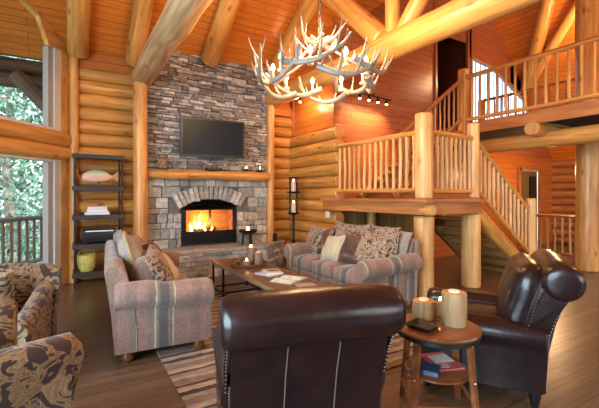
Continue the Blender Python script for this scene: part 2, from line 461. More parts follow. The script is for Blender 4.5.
f_ = N(nt, 'ShaderNodeFresnel'); f_.inputs['IOR'].default_value = 1.45; x_ = N(nt, 'ShaderNodeMixShader')
t_.inputs['Color'].default_value = (.94, .97, .97, 1)
x_.inputs[0].default_value = .05; nt.links.new(t_.outputs[0], x_.inputs[1]); nt.links.new(g_.outputs[0], x_.inputs[2]); nt.links.new(x_.outputs[0], o_.inputs[0])
M['bulb'] = plain('lit_bulb', (1, .8, .5), .4, em=(1, .66, .30), emst=28)
M['firebrick'] = plain('firebrick', (.30, .13, .07), .9, noise=.5, nsc=9)
M['char'] = plain('charred_wood', (.05, .03, .02), .9, noise=.5)
# fire: flames give off light
m, nt, b = mat('fire'); M['fire'] = m
tc = N(nt, 'ShaderNodeTexCoord'); sp = N(nt, 'ShaderNodeSeparateXYZ'); nt.links.new(tc.outputs['Generated'], sp.inputs[0])
rp = ramp(nt, [(0, (1, .35, .05)), (.35, (1, .55, .12)), (.8, (1, .30, .03)), (1, (.9, .12, .01))]); nt.links.new(sp.outputs[2], rp.inputs[0])
nt.links.new(rp.outputs[0], b.inputs['Emission Color']); b.inputs['Emission Strength'].default_value = 9
b.inputs['Base Color'].default_value = (0, 0, 0, 1)
M['leaf'] = plain('leaf_green', (.14, .30, .20), .6, noise=.5, nsc=3)
M['leaf_pale'] = plain('pale_leaf', (.26, .40, .33), .6, noise=.4, nsc=3)
M['bark'] = plain('grey_bark', (.36, .34, .31), .9, noise=.4, nsc=8)
M['birch'] = plain('birch_bark', (.62, .62, .60), .8, noise=.2)
M['grass'] = plain('grass', (.16, .26, .13), .9, noise=.4, nsc=2)
M['porch_wood'] = boards('porch_boards', (.30, .14, .055), (.24, .11, .045), (.07, .03, .015), 3, .14, .5, 0)
M['porch_log'] = wood('porch_log', (.10, .07, .06), (.17, .12, .10), (.26, .19, .16), .6, 0)

# ------------------------------------------------------------------ shell
CA = 8.58                                   # main roof plane: z = CA - .6 y
def zc(y): return CA - .6*y if y > 3.8 else 6.3 - .3*(3.8-y)
C0 = Vector((-.05, 7.6, 0)); D3 = Vector((-.643, -.766, 0))     # window wall runs from the corner this way
OUT = Vector((-.766, .643, 0))
C1 = C0 + D3*4.8

mb = MB(); mb.box((4.8, 1.8, -.1), (17, 12.4, .2)); fl = None
mb = MB()
mb.quad([(-4, -4.3, 0), (13.2, -4.3, 0), (13.2, 8, 0), (-4, 8, 0)], uo=(0, 0))
mb.quad([(-4, -4.3, -.2), (-4, 8, -.2), (13.2, 8, -.2), (13.2, -4.3, -.2)])
struct(mb, 'floor', M['floor'])

# ceiling: main slope, its back slope and the cross gable on the right
mb = MB()
mb.quad([(-4.2, 7.9, zc(7.9)), (4.4, 7.9, zc(7.9)), (4.4, 7.0, zc(7.0)), (6.17, 3.8, 6.3), (-4.2, 3.8, 6.3)][::1])
mb.quad([(-4.2, 3.8, 6.3), (6.17, 3.8, 6.3), (4.0, -4.3, 3.87), (-4.2, -4.3, 3.87)])
mb.quad([(8, 6.15, 8.29), (8, -4.3, 8.29), (4.0, -4.3, 3.87), (6.17, 3.8, 6.3), (4.4, 7.0, 4.38), (4.95, 6.15, 4.98)])
mb.quad([(8, 6.15, 8.29), (13.3, 6.15, 2.09), (13.3, -4.3, 2.09), (8, -4.3, 8.29)], swap=True)
struct(mb, 'ceiling', M['ceiling'])

def log_course(mb, a, b, z0, z1, r=.1225, course=.235, off=(0, 0), ends=0):
    z = z0 + course/2
    a = Vector(a); b = Vector(b); d = (b-a).normalized()
    while z < z1 - course*.3:
        t = R.uniform(.8, 1.12)
        e = R.uniform(-.02, .05) if ends else 0
        mb.log((a.x+off[0], a.y+off[1], z), (b.x+off[0]+d.x*e, b.y+off[1]+d.y*e, z), r, 12, (t, t*R.uniform(.96, 1.03), t), .012, .8)
        z += course

# back wall (chimney wall): logs with a plaster-tight backing
mb = MB()
log_course(mb, (-.2, 7.70, 0), (1.35, 7.70, 0), 0, 3.86, off=(0, 0))
log_course(mb, (3.45, 7.70, 0), (4.4, 7.70, 0), 0, 3.5)
mb.box((2.1, 7.85, 2.1), (4.8, .16, 4.2))
struct(mb, 'wall_back', M['log_wall'])
mb = MB()   # board strip between top log and roof
mb.quad([(-.25, 7.60, 3.72), (1.4, 7.60, 3.72), (1.4, 7.60, 4.05), (-.25, 7.60, 4.05)])
mb.quad([(3.3, 7.58, 3.30), (4.3, 7.58, 3.30), (4.3, 7.58, 4.05), (3.3, 7.58, 4.05)])
struct(mb, 'trim_1', M['panel_orange'])
# right log wall beside the sofa, then boards above it
mb = MB()
log_course(mb, (4.40, 7.7, 0), (4.40, 5.82, 0), 0, 2.92, ends=1)
mb.box((4.50, 6.85, 1.45), (.16, 1.7, 2.9))
struct(mb, 'wall_right', M['log_wall'])
mb = MB()
mb.quad([(4.38, 7.8, 2.70), (4.38, 6.0, 2.70), (4.38, 6.0, 5.0), (4.38, 7.8, 4.0)])
mb.box((4.38, 7.56, 3.4), (.06, .08, 1.1))
struct(mb, 'wall_right_upper', M['panel_orange'])

# board wall behind the stairs
def zL(x): return min(3.95 + 1.085*(x-4), 8.29) if x <= 8 else 8.29 - 1.17*(x-8)
YA = 6.08
mb = MB()
def wq(x0, x1, z0, z1):  # z1 None = up to the roof
    a = z1 if z1 is not None else max(zL(x0), zc(YA))+.1
    b_ = z1 if z1 is not None else max(zL(x1), 0)+.1
    mb.quad([(x0, YA, z0), (x1, YA, z0), (x1, YA, b_), (x0, YA, a)], uo=(x0, z0))
wq(4.42, 4.92, 2.6, None); wq(4.92, 7.44, 2.6, None)
wq(7.44, 8.6, 5.35, 7.5); wq(7.44, 8, 7.5, None); wq(8, 8.6, 7.5, None)
wq(8.6, 8.8, 2.6, None)
# beside the added glare window
wq(8.8, 13, 2.6, 3.0)
mb.quad([(8.8, YA, 5.0), (9.7, YA, 4.9), (9.7, YA, zL(9.7)+.1), (8.8, YA, zL(8.8)+.1)])
mb.quad([(9.7, YA, 4.9), (11.4, YA, 4.15), (11.4, YA, zL(11.4)+.1), (9.7, YA, zL(9.7)+.1)])
mb.quad([(11.4, YA, 3.0), (13, YA, 3.0), (13, YA, 2.5), (11.4, YA, zL(11.4)+.1)])
mb.box((7.41, YA-.02, 4.6), (.07, .06, 3.6)); mb.box((8.62, YA-.02, 4.5), (.07, .06, 3.6))
struct(mb, 'wall_stair', M['panel'])
mb = MB()
mb.quad([(4.42, YA+.01, 0), (11.0, YA+.01, 0), (11.0, YA+.01, 2.62), (4.42, YA+.01, 2.62)])
mb.quad([(12.0, YA+.01, 0), (13.0, YA+.01, 0), (13.0, YA+.01, 2.62), (12.0, YA+.01, 2.62)])
mb.quad([(11.0, YA+.01, 2.2), (12.0, YA+.01, 2.2), (12.0, YA+.01, 2.62), (11.0, YA+.01, 2.62)])
struct(mb, 'wall_stair_lower', M['panel_orange'])
# passage behind the wall on the loft
mb = MB()
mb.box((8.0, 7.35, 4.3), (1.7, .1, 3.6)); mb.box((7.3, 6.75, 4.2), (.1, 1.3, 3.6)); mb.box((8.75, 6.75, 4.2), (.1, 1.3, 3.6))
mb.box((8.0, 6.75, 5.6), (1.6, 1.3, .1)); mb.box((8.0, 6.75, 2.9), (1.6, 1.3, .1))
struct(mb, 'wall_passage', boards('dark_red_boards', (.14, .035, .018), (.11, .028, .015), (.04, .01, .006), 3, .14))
mb = MB(); mb.box((8.02, 7.26, 3.9), (1.15, .06, 1.9)); 
struct(mb, 'passage_dark', M['black'])  # black panel put in for the dark inside of the passage
# lower door with dark glass
mb = MB(); mb.box((11.5, YA+.06, 1.1), (1.0, .06, 2.2)); d1 = struct(mb, 'door_1', M['olive_plank'])
mb = MB(); mb.box((11.72, YA+.01, 1.65), (.34, .03, .8)); mb.build('door_pane', M['black'], d1)
mb = MB()
for c, sz in (((10.96, YA-.03, 1.12), (.1, .06, 2.3)), ((12.04, YA-.03, 1.12), (.1, .06, 2.3)), ((11.5, YA-.03, 2.25), (1.2, .06, .1))): mb.box(c, sz)
mb.build('door_frame', M['red_wood'], d1)
# far right end wall: logs
mb = MB()
log_course(mb, (12.9, 6.2, 0), (12.9, -4.2, 0), 0, 2.6)
mb.box((13.05, 1, 1.3), (.1, 10.4, 2.6))
struct(mb, 'wall_far_right', M['red_wood'])
# added window standing in for glare on the board wall (trapezoid under the roof)
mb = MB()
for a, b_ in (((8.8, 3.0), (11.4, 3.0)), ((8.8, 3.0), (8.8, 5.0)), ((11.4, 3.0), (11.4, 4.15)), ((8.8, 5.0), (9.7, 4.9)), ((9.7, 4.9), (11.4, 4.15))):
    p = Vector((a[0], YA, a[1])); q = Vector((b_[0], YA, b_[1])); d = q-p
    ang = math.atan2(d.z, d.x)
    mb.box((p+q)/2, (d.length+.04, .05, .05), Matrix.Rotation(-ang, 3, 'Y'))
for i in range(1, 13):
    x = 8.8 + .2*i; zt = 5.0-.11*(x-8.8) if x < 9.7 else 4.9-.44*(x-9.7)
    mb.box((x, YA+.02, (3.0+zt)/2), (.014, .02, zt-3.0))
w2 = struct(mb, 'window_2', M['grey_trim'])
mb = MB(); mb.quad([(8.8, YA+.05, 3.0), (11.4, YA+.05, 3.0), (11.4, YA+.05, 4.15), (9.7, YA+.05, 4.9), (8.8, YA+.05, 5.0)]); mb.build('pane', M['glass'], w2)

# window wall on the left
def wp(t, z, o=0): return C0 + D3*t + OUT*o + Vector((0, 0, z))
ang3 = math.atan2(D3.y, D3.x)
def wbox(mb, t0, t1, z0, z1, o0, o1, tint=(1, 1, 1)):
    mb.box(wp((t0+t1)/2, (z0+z1)/2, (o0+o1)/2), (t1-t0, abs(o1-o0), z1-z0), rotz(ang3), tint)
def zct(t): return zc((C0 + D3*t).y)
mb = MB()
wbox(mb, -.12, .17, 0, 4.1, -.02, .2)                       # corner board
for t0 in (2.62, 4.6): wbox(mb, t0, t0+.2, 0, zct(t0)+.1, -.03, .15)
wbox(mb, -.1, 4.8, -.0, .12, -.02, .15)
for z in (2.20, 2.43): mb.log(wp(.05, z, .0), wp(4.8, z, .0), .125, 14, wob=.006)
# steep rake board under the roof
pol = [(-.12, 3.5), (.17, 3.5), (.17, 3.9), (.43, 3.9), (.66, 4.36), (.66, 4.6), (-.12, 4.6)]
mb.loft([[wp(t, z, -.03) for t, z in pol], [wp(t, z, .05) for t, z in pol]])
mb.loft([[wp(.6, zct(.6)-.03, o) for o in (-.03, .16)]+[wp(.6, zct(.6)+.2, o) for o in (.16, -.03)], [wp(4.8, zct(4.8)-.03, o) for o in (-.03, .16)]+[wp(4.8, zct(4.8)+.2, o) for o in (.16, -.03)]])
mb.log(wp(-.02, 0, -.10), wp(-.02, 4.2, -.10), .07, 12, wob=.01)
struct(mb, 'wall_left', M['log'])
k = 0
for (t0, t1, z0, z1) in ((.17, 2.62, .12, 2.08), (2.82, 4.6, .12, 2.08), (.17, 2.62, 2.55, None), (2.82, 4.6, 2.55, None)):
    k += 1
    mb = MB()
    a = z1 if z1 else (3.9 if t0 < 1 else zct(t0))
    b_ = z1 if z1 else zct(t1)
    wbox(mb, t0, t0+.12, z0, a, -.01, .14); wbox(mb, t1-.1, t1, z0, b_, -.01, .14)
    wbox(mb, t0, t1, z0, z0+.05, 0, .12)
    if z1: wbox(mb, t0, t1, z1-.04, z1, 0, .12)
    w = struct(mb, 'window_%d' % (k+2), M['white_trim'])
    mb = MB(); wbox(mb, t0+.12, t0+.22, z0, a, .02, .12); wbox(mb, t1-.2, t1-.1, z0, b_, .02, .12)
    mb.build('sash', M['grey_trim'], w)
    mb = MB(); mb.quad([wp(t0+.2, z0, .07), wp(t1-.1, z0, .07), wp(t1-.1, b_, .07)] + ([wp(.66, 4.33, .07)] if a == 3.9 else []) + [wp(t0+.2, a, .07)]); mb.build('pane', M['glass'], w)

# parts of the room behind the camera (closing it, with their big windows)
mb = MB()
X1, Y1 = C1.x, C1.y
mb.box((X1-.1, -3.4, 2.4), (.2, 2.0, 4.8)); mb.box((X1-.1, 3.3, 2.9), (.2, 1.4, 5.8)); mb.box((X1-.1, .2, .2), (.2, 5.4, .4)); mb.box((X1-.1, .2, 4.6), (.2, 5.4, 2.4))
struct(mb, 'wall_left_near', M['log_wall'])
mb = MB()
mb.box((-2.6, -4.3, 2.2), (1.4, .2, 4.4)); mb.box((5.4, -4.3, 4), (15.5, .2, .0001)); mb.box((6.6, -4.3, 2.2), (1.2, .2, 4.4)); mb.box((12.6, -4.3, 2), (1.2, .2, 4))
mb.box((5, -4.3, .5), (16.5, .2, 1.0)); mb.box((2, -4.3, 3.75), (8.5, .2, 1.7)); mb.box((0, -4.3, 2), (4.0, .2, 4)); mb.box((9.5, -4.3, 4.2), (8, .2, 1.6)); mb.box((9.5, -4.3, 6.6), (8, .2, 3.4))
struct(mb, 'wall_near', M['log_wall'])

# ------------------------------------------------------------------ rafters, beams, posts
def one_log(name, a, b, r, label, cat, group=None, mat_='log', r2=None, wob=.02, capm=True):
    mb = MB(); a = Vector(a); b = Vector(b)
    mb.log(a, b, r, 20, wob=wob, r2=r2, capmi=1 if capm else None)
    base = a if a.z < b.z or abs(a.z-b.z) < .01 else b
    o = mb.build(name, [M[mat_], M['log_end']])
    o.data.transform(Matrix.Translation(-base)); o.location = base
    return tag(o, label, cat, group)
for x, lab, r in ((.10, 'peeled log rafter in the left corner above the shelf rack', .16), (.99, 'log rafter just left of the stone chimney, half behind the big tie beam', .15),
               (2.30, 'log rafter running down to the middle of the stone chimney', .165), (3.72, 'log rafter above the right edge of the stone chimney', .17)):
    ye = 7.5 if x < 1.1 else 7.22
    off = .12
    one_log('log_rafter', (x, ye, zc(ye)-off-.03), (x, 3.9, zc(3.9)-off-.03), r, lab, 'rafter', 'log rafters of the main roof', 'log')
one_log('log_beam', (1.09, 7.28, 3.60), (1.09, -.5, 3.60), .185, 'massive weathered log tie beam at upper left resting on the post left of the chimney', 'beam', 'log tie beams', 'truss', wob=.03)
one_log('log_beam', (3.77, 7.5, 3.585), (3.77, -.5, 3.50), .185, 'massive honey log tie beam crossing above the landing, behind the chandelier', 'beam', 'log tie beams', 'beam', wob=.02)
one_log('log_post', (1.03, 7.08, 0), (1.03, 7.08, 3.45), .115, 'tall slim log post left of the stone fireplace', 'post', None, 'log')
one_log('log_post', (3.66, 7.30, 0), (3.66, 7.30, 3.42), .085, 'thin log post at the right edge of the stone fireplace', 'post', None, 'log')
# truss webs standing on the right tie beam
one_log('truss_strut', (3.77, 3.98, 3.68), (3.77, 5.35, 4.98), .165, 'thick diagonal log strut rising left from the right tie beam', 'strut', None, 'beam')
one_log('truss_strut', (3.77, 3.62, 3.66), (3.77, 2.60, 4.75), .11, 'diagonal log strut rising right beside the upright truss post', 'strut', None, 'beam')
one_log('truss_post', (3.77, 3.80, 3.64), (3.77, 3.80, 6.2), .10, 'short upright log between the two diagonal struts on the tie beam', 'post', None, 'beam')
one_log('log_post', (8.80, 3.52, 0), (8.80, 3.52, 7.2), .21, 'big round log post at the right edge running through the loft', 'post', None, 'log')
one_log('log_beam', (7.32, 5.0, 2.50), (7.32, -1.5, 2.52), .145, 'long log girder carrying the loft, crossing in front of the big right post', 'beam', None, 'beam')
# loft roof logs
one_log('loft_rafter', (11.1, 5.95, 4.50), (8.4, 3.52, 7.6), .15, 'thick orange log rafter of the loft roof, the left one beyond the loft railing', 'rafter', None, 'beam')
one_log('loft_rafter', (11.0, 5.85, 4.55), (9.3, 3.15, 6.6), .12, 'slimmer orange log rafter of the loft roof just left of the big post', 'rafter', None, 'beam')
one_log('loft_rafter', (11.6, 4.9, 3.90), (9.6, 2.0, 6.2), .12, 'orange log rafter of the loft roof partly behind the big post', 'rafter', None, 'beam')

# ------------------------------------------------------------------ fireplace
FP = thing('fireplace', 'floor-to-ceiling stone fireplace with arched black firebox and raised hearth', 'fireplace', (2.36, 7.35, 0))
PAL_U = [(.34, .31, .285), (.24, .225, .215), (.42, .39, .36), (.17, .155, .15), (.30, .235, .19), (.52, .49, .45), (.26, .20, .16), (.24, .24, .25)]
PAL_L = [(.40, .41, .38), (.32, .34, .33), (.46, .455, .42), (.35, .33, .30), (.28, .30, .30), (.50, .49, .46), (.34, .27, .235), (.40, .37, .31)]
def stones(mb, x0, x1, z0, z1, y, hr, wr, pal, gaps=None, depth=.10, var=.035, gap=.010):
    z = z0
    while z < z1-.01:
        h = min(R.uniform(*hr), z1-z)
        if z1-(z+h) < hr[0]*.6: h = z1-z
        iv = [(x0, x1)]
        if gaps:
            g = gaps(z+h/2)
            if g: iv = [(x0, g[0]), (g[1], x1)]
        for a, b_ in iv:
            x = a
            while x < b_-.005:
                w = min(R.uniform(*wr)*(h/hr[1]*.5+.6), b_-x)
                if b_-(x+w) < wr[0]*.5: w = b_-x
                c = R.choice(pal); k = R.uniform(.75, 1.2)
                dd = depth + R.uniform(-var, var)
                mb.box((x+w/2, y+.04-dd/2+.03, z+h/2), (max(.01, w-gap), dd, max(.01, h-gap)), None, (c[0]*k, c[1]*k, c[2]*k), jit=.005)
                x += w
        z += h
def arch_half(z):
    # opening 1.80..2.91, arch springing 1.27, crown 1.41, voussoir ring .27 outside
    if z < 1.20: return .565
    rr = 1.18 + .27; cz = 1.41-1.18
    v = rr*rr-(z-cz)**2
    return math.sqrt(v) if v > 0 else 0
XC = 2.355
def gp(z):
    if z < 1.20: return (XC-.565, XC+.565)
    h = min(arch_half(z), .80)
    return (XC-h, XC+h) if h > .1 else None
mb = MB(); stones(mb, 1.17, 3.58, 1.95, 4.22, 7.35, (.035, .085), (.10, .30), PAL_U, gap=.012)
mb.build('stacked_stone_chimney', M['stone'], FP, True, bevel=.0, sharp=20)
mb = MB(); stones(mb, 1.17, 3.58, .5, 1.80, 7.35, (.09, .22), (.10, .36), PAL_L, gp, .10, .025, .012)
# voussoirs
for i in range(15):
    a = rad(90 + (i-7)*4.15); rr = 1.18+.14
    c = R.choice(PAL_L); k = R.uniform(.85, 1.25)
    mb.box((XC+rr*math.cos(a), 7.33, .23+rr*math.sin(a)), (.26+R.uniform(-.02, .03), .11, .083), Matrix.Rotation(-a, 3, 'Y'), (c[0]*k, c[1]*k, c[2]*k), jit=.005)
mb.build('stone_surround', M['stone'], FP, True, bevel=.006, sharp=20)
mb = MB()
mb.box((1.47, 7.50, 2.1), (.62, .24, 4.2)); mb.box((3.25, 7.50, 2.1), (.66, .24, 4.2)); mb.box((2.355, 7.50, 2.83), (1.2, .24, 2.75))
mb.box((2.355, 7.50, .27), (1.2, .24, .54))
for i in range(8):   # mortar over the arch
    t0 = -.56+1.12*i/8; t1 = t0+.14; zt = .23+math.sqrt(1.18**2-((t0+t1)/2)**2)
    mb.box((XC+(t0+t1)/2, 7.50, (zt+1.5)/2), (.141, .24, 1.5-zt))
mb.build('mortar_core', M['mortar'], FP, True)
# hearth
hp = [(1.0, 6.78), (3.30, 6.78), (3.98, 7.36), (3.98, 7.55), (1.0, 7.55)]
mb = MB()
z = 0
while z < .43:
    h = min(R.uniform(.045, .085), .44-z)
    if .44-(z+h) < .03: h = .44-z
    for (p, q) in (((1.0, 6.78), (3.30, 6.78)), ((3.30, 6.78), (3.98, 7.36))):
        p = Vector((*p, 0)); q = Vector((*q, 0)); L = (q-p).length; d = (q-p).normalized(); x = 0
        nrm = Vector((-d.y, d.x, 0))
        while x < L-.005:
            w = min(R.uniform(.10, .32), L-x)
            if L-(x+w) < .05: w = L-x
            c = R.choice(PAL_L[:6]); k = R.uniform(1.1, 1.7)
            dd = .12+R.uniform(-.025, .02)
            pc = p + d*(x+w/2) + nrm*(.10-dd/2) + Vector((0, 0, z+h/2))
            mb.box(pc, (w-.01, dd, h-.01), rotz(math.atan2(d.y, d.x)), (c[0]*k, c[1]*k, c[2]*k), jit=.004)
            x += w
    z += h
mb.build('hearth_stonework', M['stone'], FP, True, sharp=20)
mb = MB()
def prism(mb, poly, z0, z1, tint=(1, 1, 1)):
    A = [mb.bm.verts.new((x, y, z0)) for x, y in poly]; B = [mb.bm.verts.new((x, y, z1)) for x, y in poly]
    n = len(poly)
    mb.face(A[::-1], [poly[i] for i in range(n)][::-1], tint); mb.face(B, poly, tint)
    for i in range(n):
        j = (i+1) % n
        L = math.dist(poly[i], poly[j])
        mb.face([A[i], A[j], B[j], B[i]], [(0, 0), (L, 0), (L, z1-z0), (0, z1-z0)], tint)
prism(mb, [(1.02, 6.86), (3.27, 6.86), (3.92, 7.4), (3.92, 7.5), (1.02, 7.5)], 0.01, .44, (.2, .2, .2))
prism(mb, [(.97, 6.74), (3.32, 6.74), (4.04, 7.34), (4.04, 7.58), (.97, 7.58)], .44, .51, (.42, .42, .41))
mb.build('hearth_slab', M['stone'], FP, True, bevel=.01)
# firebox
mb = MB()
mb.box((2.355, 7.97, .98), (1.1, .06, .95)); mb.box((1.80, 7.72, .98), (.06, .5, .95)); mb.box((2.91, 7.72, .98), (.06, .5, .95))
mb.box((2.355, 7.72, .56), (1.1, .5, .08)); mb.box((2.355, 7.72, 1.44), (1.1, .5, .06))
mb.build('firebox', M['firebrick'], FP, True)
def arch_z(x, r=1.18, top=1.41): return top-r+math.sqrt(r*r-(x-XC)**2)
mb = MB()
n_ = 24; W_ = .545
outer = [(XC-W_+2*W_*i/n_, arch_z(XC-W_+2*W_*i/n_)) for i in range(n_+1)]
gx0, gx1, gz0, gz1 = 1.865, 2.845, .775, 1.225
def fr_y(z0, z1f, x0, x1, y0=7.33, y1=7.37):
    pass
for i in range(n_):     # top band of the black front, above the glass
    (xa, za), (xb, zb) = outer[i], outer[i+1]
    lo = gz1
    mb.loft([[(xa, y, z) for y, z in ((7.345, lo), (7.345, za), (7.39, za), (7.39, lo))], [(xb, y, z) for y, z in ((7.345, lo), (7.345, zb), (7.39, zb), (7.39, lo))]])
mb.box((XC, 7.367, (.54+gz0)/2), (2*W_, .045, gz0-.54)); mb.box(((XC-W_+gx0)/2, 7.367, 1.0), (gx0-(XC-W_), .045, .46)); mb.box(((XC+W_+gx1)/2, 7.367, 1.0), (XC+W_-gx1, .045, .46))
for i in range(5): mb.box((XC, 7.337, .58+.035*i), (.94, .02, .015))
mb.tube([(x, 7.335, z) for x, z in outer], .014, 8)
mb.build('firebox_front', M['black_metal'], FP, True)
mb = MB()
for x in (gx0+.01, XC-.012, XC+.012, gx1-.01): mb.box((x, 7.36, 1.0), (.016, .02, .45))
mb.box((XC, 7.36, gz1-.01), (.98, .02, .02)); mb.box((XC, 7.36, gz0+.01), (.98, .02, .02))
mb.box((XC-.04, 7.34, 1.0), (.012, .02, .1)); mb.box((XC+.04, 7.34, 1.0), (.012, .02, .1))
gd = mb.build('glass_door', M['black_metal'], FP, True)
mb = MB(); mb.quad([(gx0, 7.37, gz0), (gx1, 7.37, gz0), (gx1, 7.37, gz1), (gx0, 7.37, gz1)]); mb.build('pane', M['glass'], gd)
for q in [((2.0, 7.66, .68), (2.7, 7.72, .70), .055), ((2.05, 7.78, .69), (2.72, 7.74, .68), .06), ((2.12, 7.66, .78), (2.6, 7.8, .80), .05)]:
    mb = MB(); mb.log(*q, seg=10, wob=.05); mb.build('fire_log', M['char'], FP, True)
for (x, y, h, r) in ((2.16, 7.70, .32, .075), (2.26, 7.72, .42, .07), (2.08, 7.74, .22, .06), (2.36, 7.70, .24, .06), (2.50, 7.72, .13, .05)):
    mb = MB(); pts = []; rr = []
    for i in range(9):
        t = i/8; pts.append((x+.02*math.sin(t*6+x*9), y, .74+h*t)); rr.append(max(.003, r*math.sin(PI*(.18+.82*t))**.8*(1-t*.35)))
    mb.tube(pts, rr, 10, flat=.5); mb.build('flame', M['fire'], FP, True)
mb = MB()
for i in range(14): mb.sphere((2.0+R.uniform(0, .7), 7.62+R.uniform(0, .16), .63+R.uniform(0, .05)), .03, 6)
mb.build('embers', plain('embers', (.2, .03, .01), .9, em=(1, .16, .02), emst=3), FP, True)
# mantel: half log
mb = MB()
pts = [(1.14, 7.22, 1.88), (1.18, 7.22, 1.88), (1.6, 7.21, 1.875), (2.2, 7.23, 1.885), (2.9, 7.21, 1.875), (3.45, 7.22, 1.88), (3.53, 7.22, 1.88), (3.57, 7.22, 1.88)]
mb.tube(pts, [.075, .10, .105, .10, .107, .10, .105, .08], 18, flat=.9)
for x in (1.9, 2.72, 3.1): mb.sphere((x, 7.125, 1.88), .035, 8, sy=.4)
mb.box((2.355, 7.28, 1.89), (2.3, .16, .15))
mb.build('mantel', M['log'], FP, True)

# television
TV = thing('television', 'large flat black television on the stone chimney above the mantel', 'television', (2.35, 7.2, 2.2))
mb = MB(); mb.rbox((2.35, 7.15, 2.59), (1.24, .06, .73), .012, n=4)
tvb = mb.build('casing', M['black'], TV, True)
mb = MB(); mb.quad([(1.77, 7.117, 2.275), (2.93, 7.117, 2.275), (2.93, 7.117, 2.92), (1.77, 7.117, 2.92)]); mb.build('screen', M['screen'], TV, True)
mb = MB(); mb.box((2.35, 7.24, 2.55), (.3, .14, .25)); mb.build('wall_bracket', M['black_metal'], TV, True)
TV.rotation_euler = (rad(3), 0, rad(-3))

# things on the mantel
MZ = 1.972
t = thing('figurine', 'small brown carved bear figurine on the left end of the mantel', 'figurine', (1.42, 7.2, MZ))
mb = MB(); mb.sphere((0, 0, .10), .06, 12, sz=1.5); mb.sphere((0, 0, .215), .042, 12); mb.sphere((0, -.04, .205), .02, 8)
mb.sphere((-.03, 0, .25), .014, 8); mb.sphere((.03, 0, .25), .014, 8); mb.tube([(-.05, 0, .16), (-.07, -.04, .11), (-.03, -.07, .12)], .02, 8); mb.tube([(.05, 0, .16), (.07, -.04, .11), (.03, -.07, .12)], .02, 8)
for x in (-.035, .035): mb.sphere((x, -.03, .03), .028, 8)
mb.build('bear_body', plain('carved_wood', (.28, .19, .12), .7, noise=.4), t)
mb = MB(); mb.box((0, 0, .008), (.16, .12, .016)); mb.build('base', M['dark_shelf'], t)
t = thing('cable_box', 'flat black cable box on the mantel under the television', 'electronic box', (2.38, 7.2, MZ))
mb = MB(); mb.rbox((0, 0, .035), (.30, .16, .05), .006, n=3); mb.build('casing', M['black'], t)
mb = MB()
for x in (-.12, .12): mb.box((x, 0, .005), (.03, .12, .01))
mb.build('foot', M['black'], t)
def antler(mb, pts, r0, tines=(), seg=8, up=None):
    P = [Vector(p) for p in pts]
    # smooth
    def cr(P, k=4):
        out = []
        for i in range(len(P)-1):
            p0 = P[max(i-1, 0)]; p1 = P[i]; p2 = P[i+1]; p3 = P[min(i+2, len(P)-1)]
            for j in range(k):
                t = j/k
                out.append(.5*((2*p1)+(p2-p0)*t+(2*p0-5*p1+4*p2-p3)*t*t+(3*p1-p0-3*p2+p3)*t**3))
        return out+[P[-1]]
    S = cr(P); n = len(S)
    mb.tube(S, [r0*(1-.8*(i/(n-1))**1.4) for i in range(n)], seg)
    for f, vec, L in tines:
        i = int(f*(n-1)); p = S[i]; v = Vector(vec).normalized()
        rr = r0*(1-.8*f**1.4)*.78
        side = Vector((0, 0, 1)).cross(v)*R.uniform(-.15, .15)
        Q = cr([p-v*rr*.5, p+v*L*.35, p+v*L*.7+Vector((0, 0, L*.1))+side*L, p+v*L*.95+Vector((0, 0, L*.28))+side*L*1.2], 3)
        m = len(Q)
        mb.tube(Q, [max(.003, rr*(1-.85*(k/(m-1)))) for k in range(m)], seg)
for x, lab in ((3.05, 'left tealight in a small antler holder on the right end of the mantel'), (3.36, 'right tealight in a small antler holder at the mantel end')):
    t = thing('antler_candle_holder', lab, 'candle holder', (x, 7.18, MZ))
    mb = MB(); antler(mb, [(-.1, 0, .025), (0, 0, .015), (.1, -.01, .03), (.14, 0, .08)], .016, [(.2, (-.5, 0, 1), .07), (.6, (.3, -.4, 1), .06)])
    mb.build('antler', M['dark_metal'], t)
    mb = MB(); mb.lathe((0, 0, .02), [(.03, 0), (.034, .05), (.028, .05), (.026, .02)], 14); mb.build('candle_cup', M['dark_metal'], t)
    mb = MB(); mb.lathe((0, 0, .03), [(.026, 0), (.026, .035)], 14); c = mb.build('candle', M['wax'], t)
    mb = MB(); mb.sphere((0, 0, .085), .014, 8, sz=1.8); mb.build('candle_flame', M['flame'], c)

# things on the hearth
t = thing('candle_bowl', 'black footed bowl with a lit candle on the hearth', 'candle holder', (3.02, 7.02, .51))
mb = MB(); mb.lathe((0, 0, 0), [(.07, .21), (.17, .25), (.19, .30), (.18, .30), (.16, .265), (.05, .235)], 24); mb.build('bowl', M['black'], t)
for k in range(3):
    a = 2*PI*k/3+.5
    mb = MB(); mb.tube([(.11*math.cos(a), .11*math.sin(a), 0), (.09*math.cos(a), .09*math.sin(a), .235)], [.022, .026], 8); mb.build('leg', M['black'], t)
mb = MB(); mb.lathe((0, 0, .235), [(.05, 0), (.05, .06)], 16); c = mb.build('candle', M['wax'], t)
mb = MB(); mb.sphere((0, 0, .325), .022, 8, sz=1.5); mb.build('candle_flame', M['flame'], c)
t = thing('hearth_speaker', 'small black speaker box standing at the right end of the hearth', 'speaker', (3.72, 7.27, .51))
mb = MB(); mb.rbox((0, 0, .085), (.11, .12, .17), .01, n=3); mb.build('casing', M['black'], t)
mb = MB(); mb.lathe((0, -.062, .09), [(.038, 0), (.03, .004), (.001, .002)], 14, axis='y'); mb.build('speaker_cone', M['dark_metal'], t)

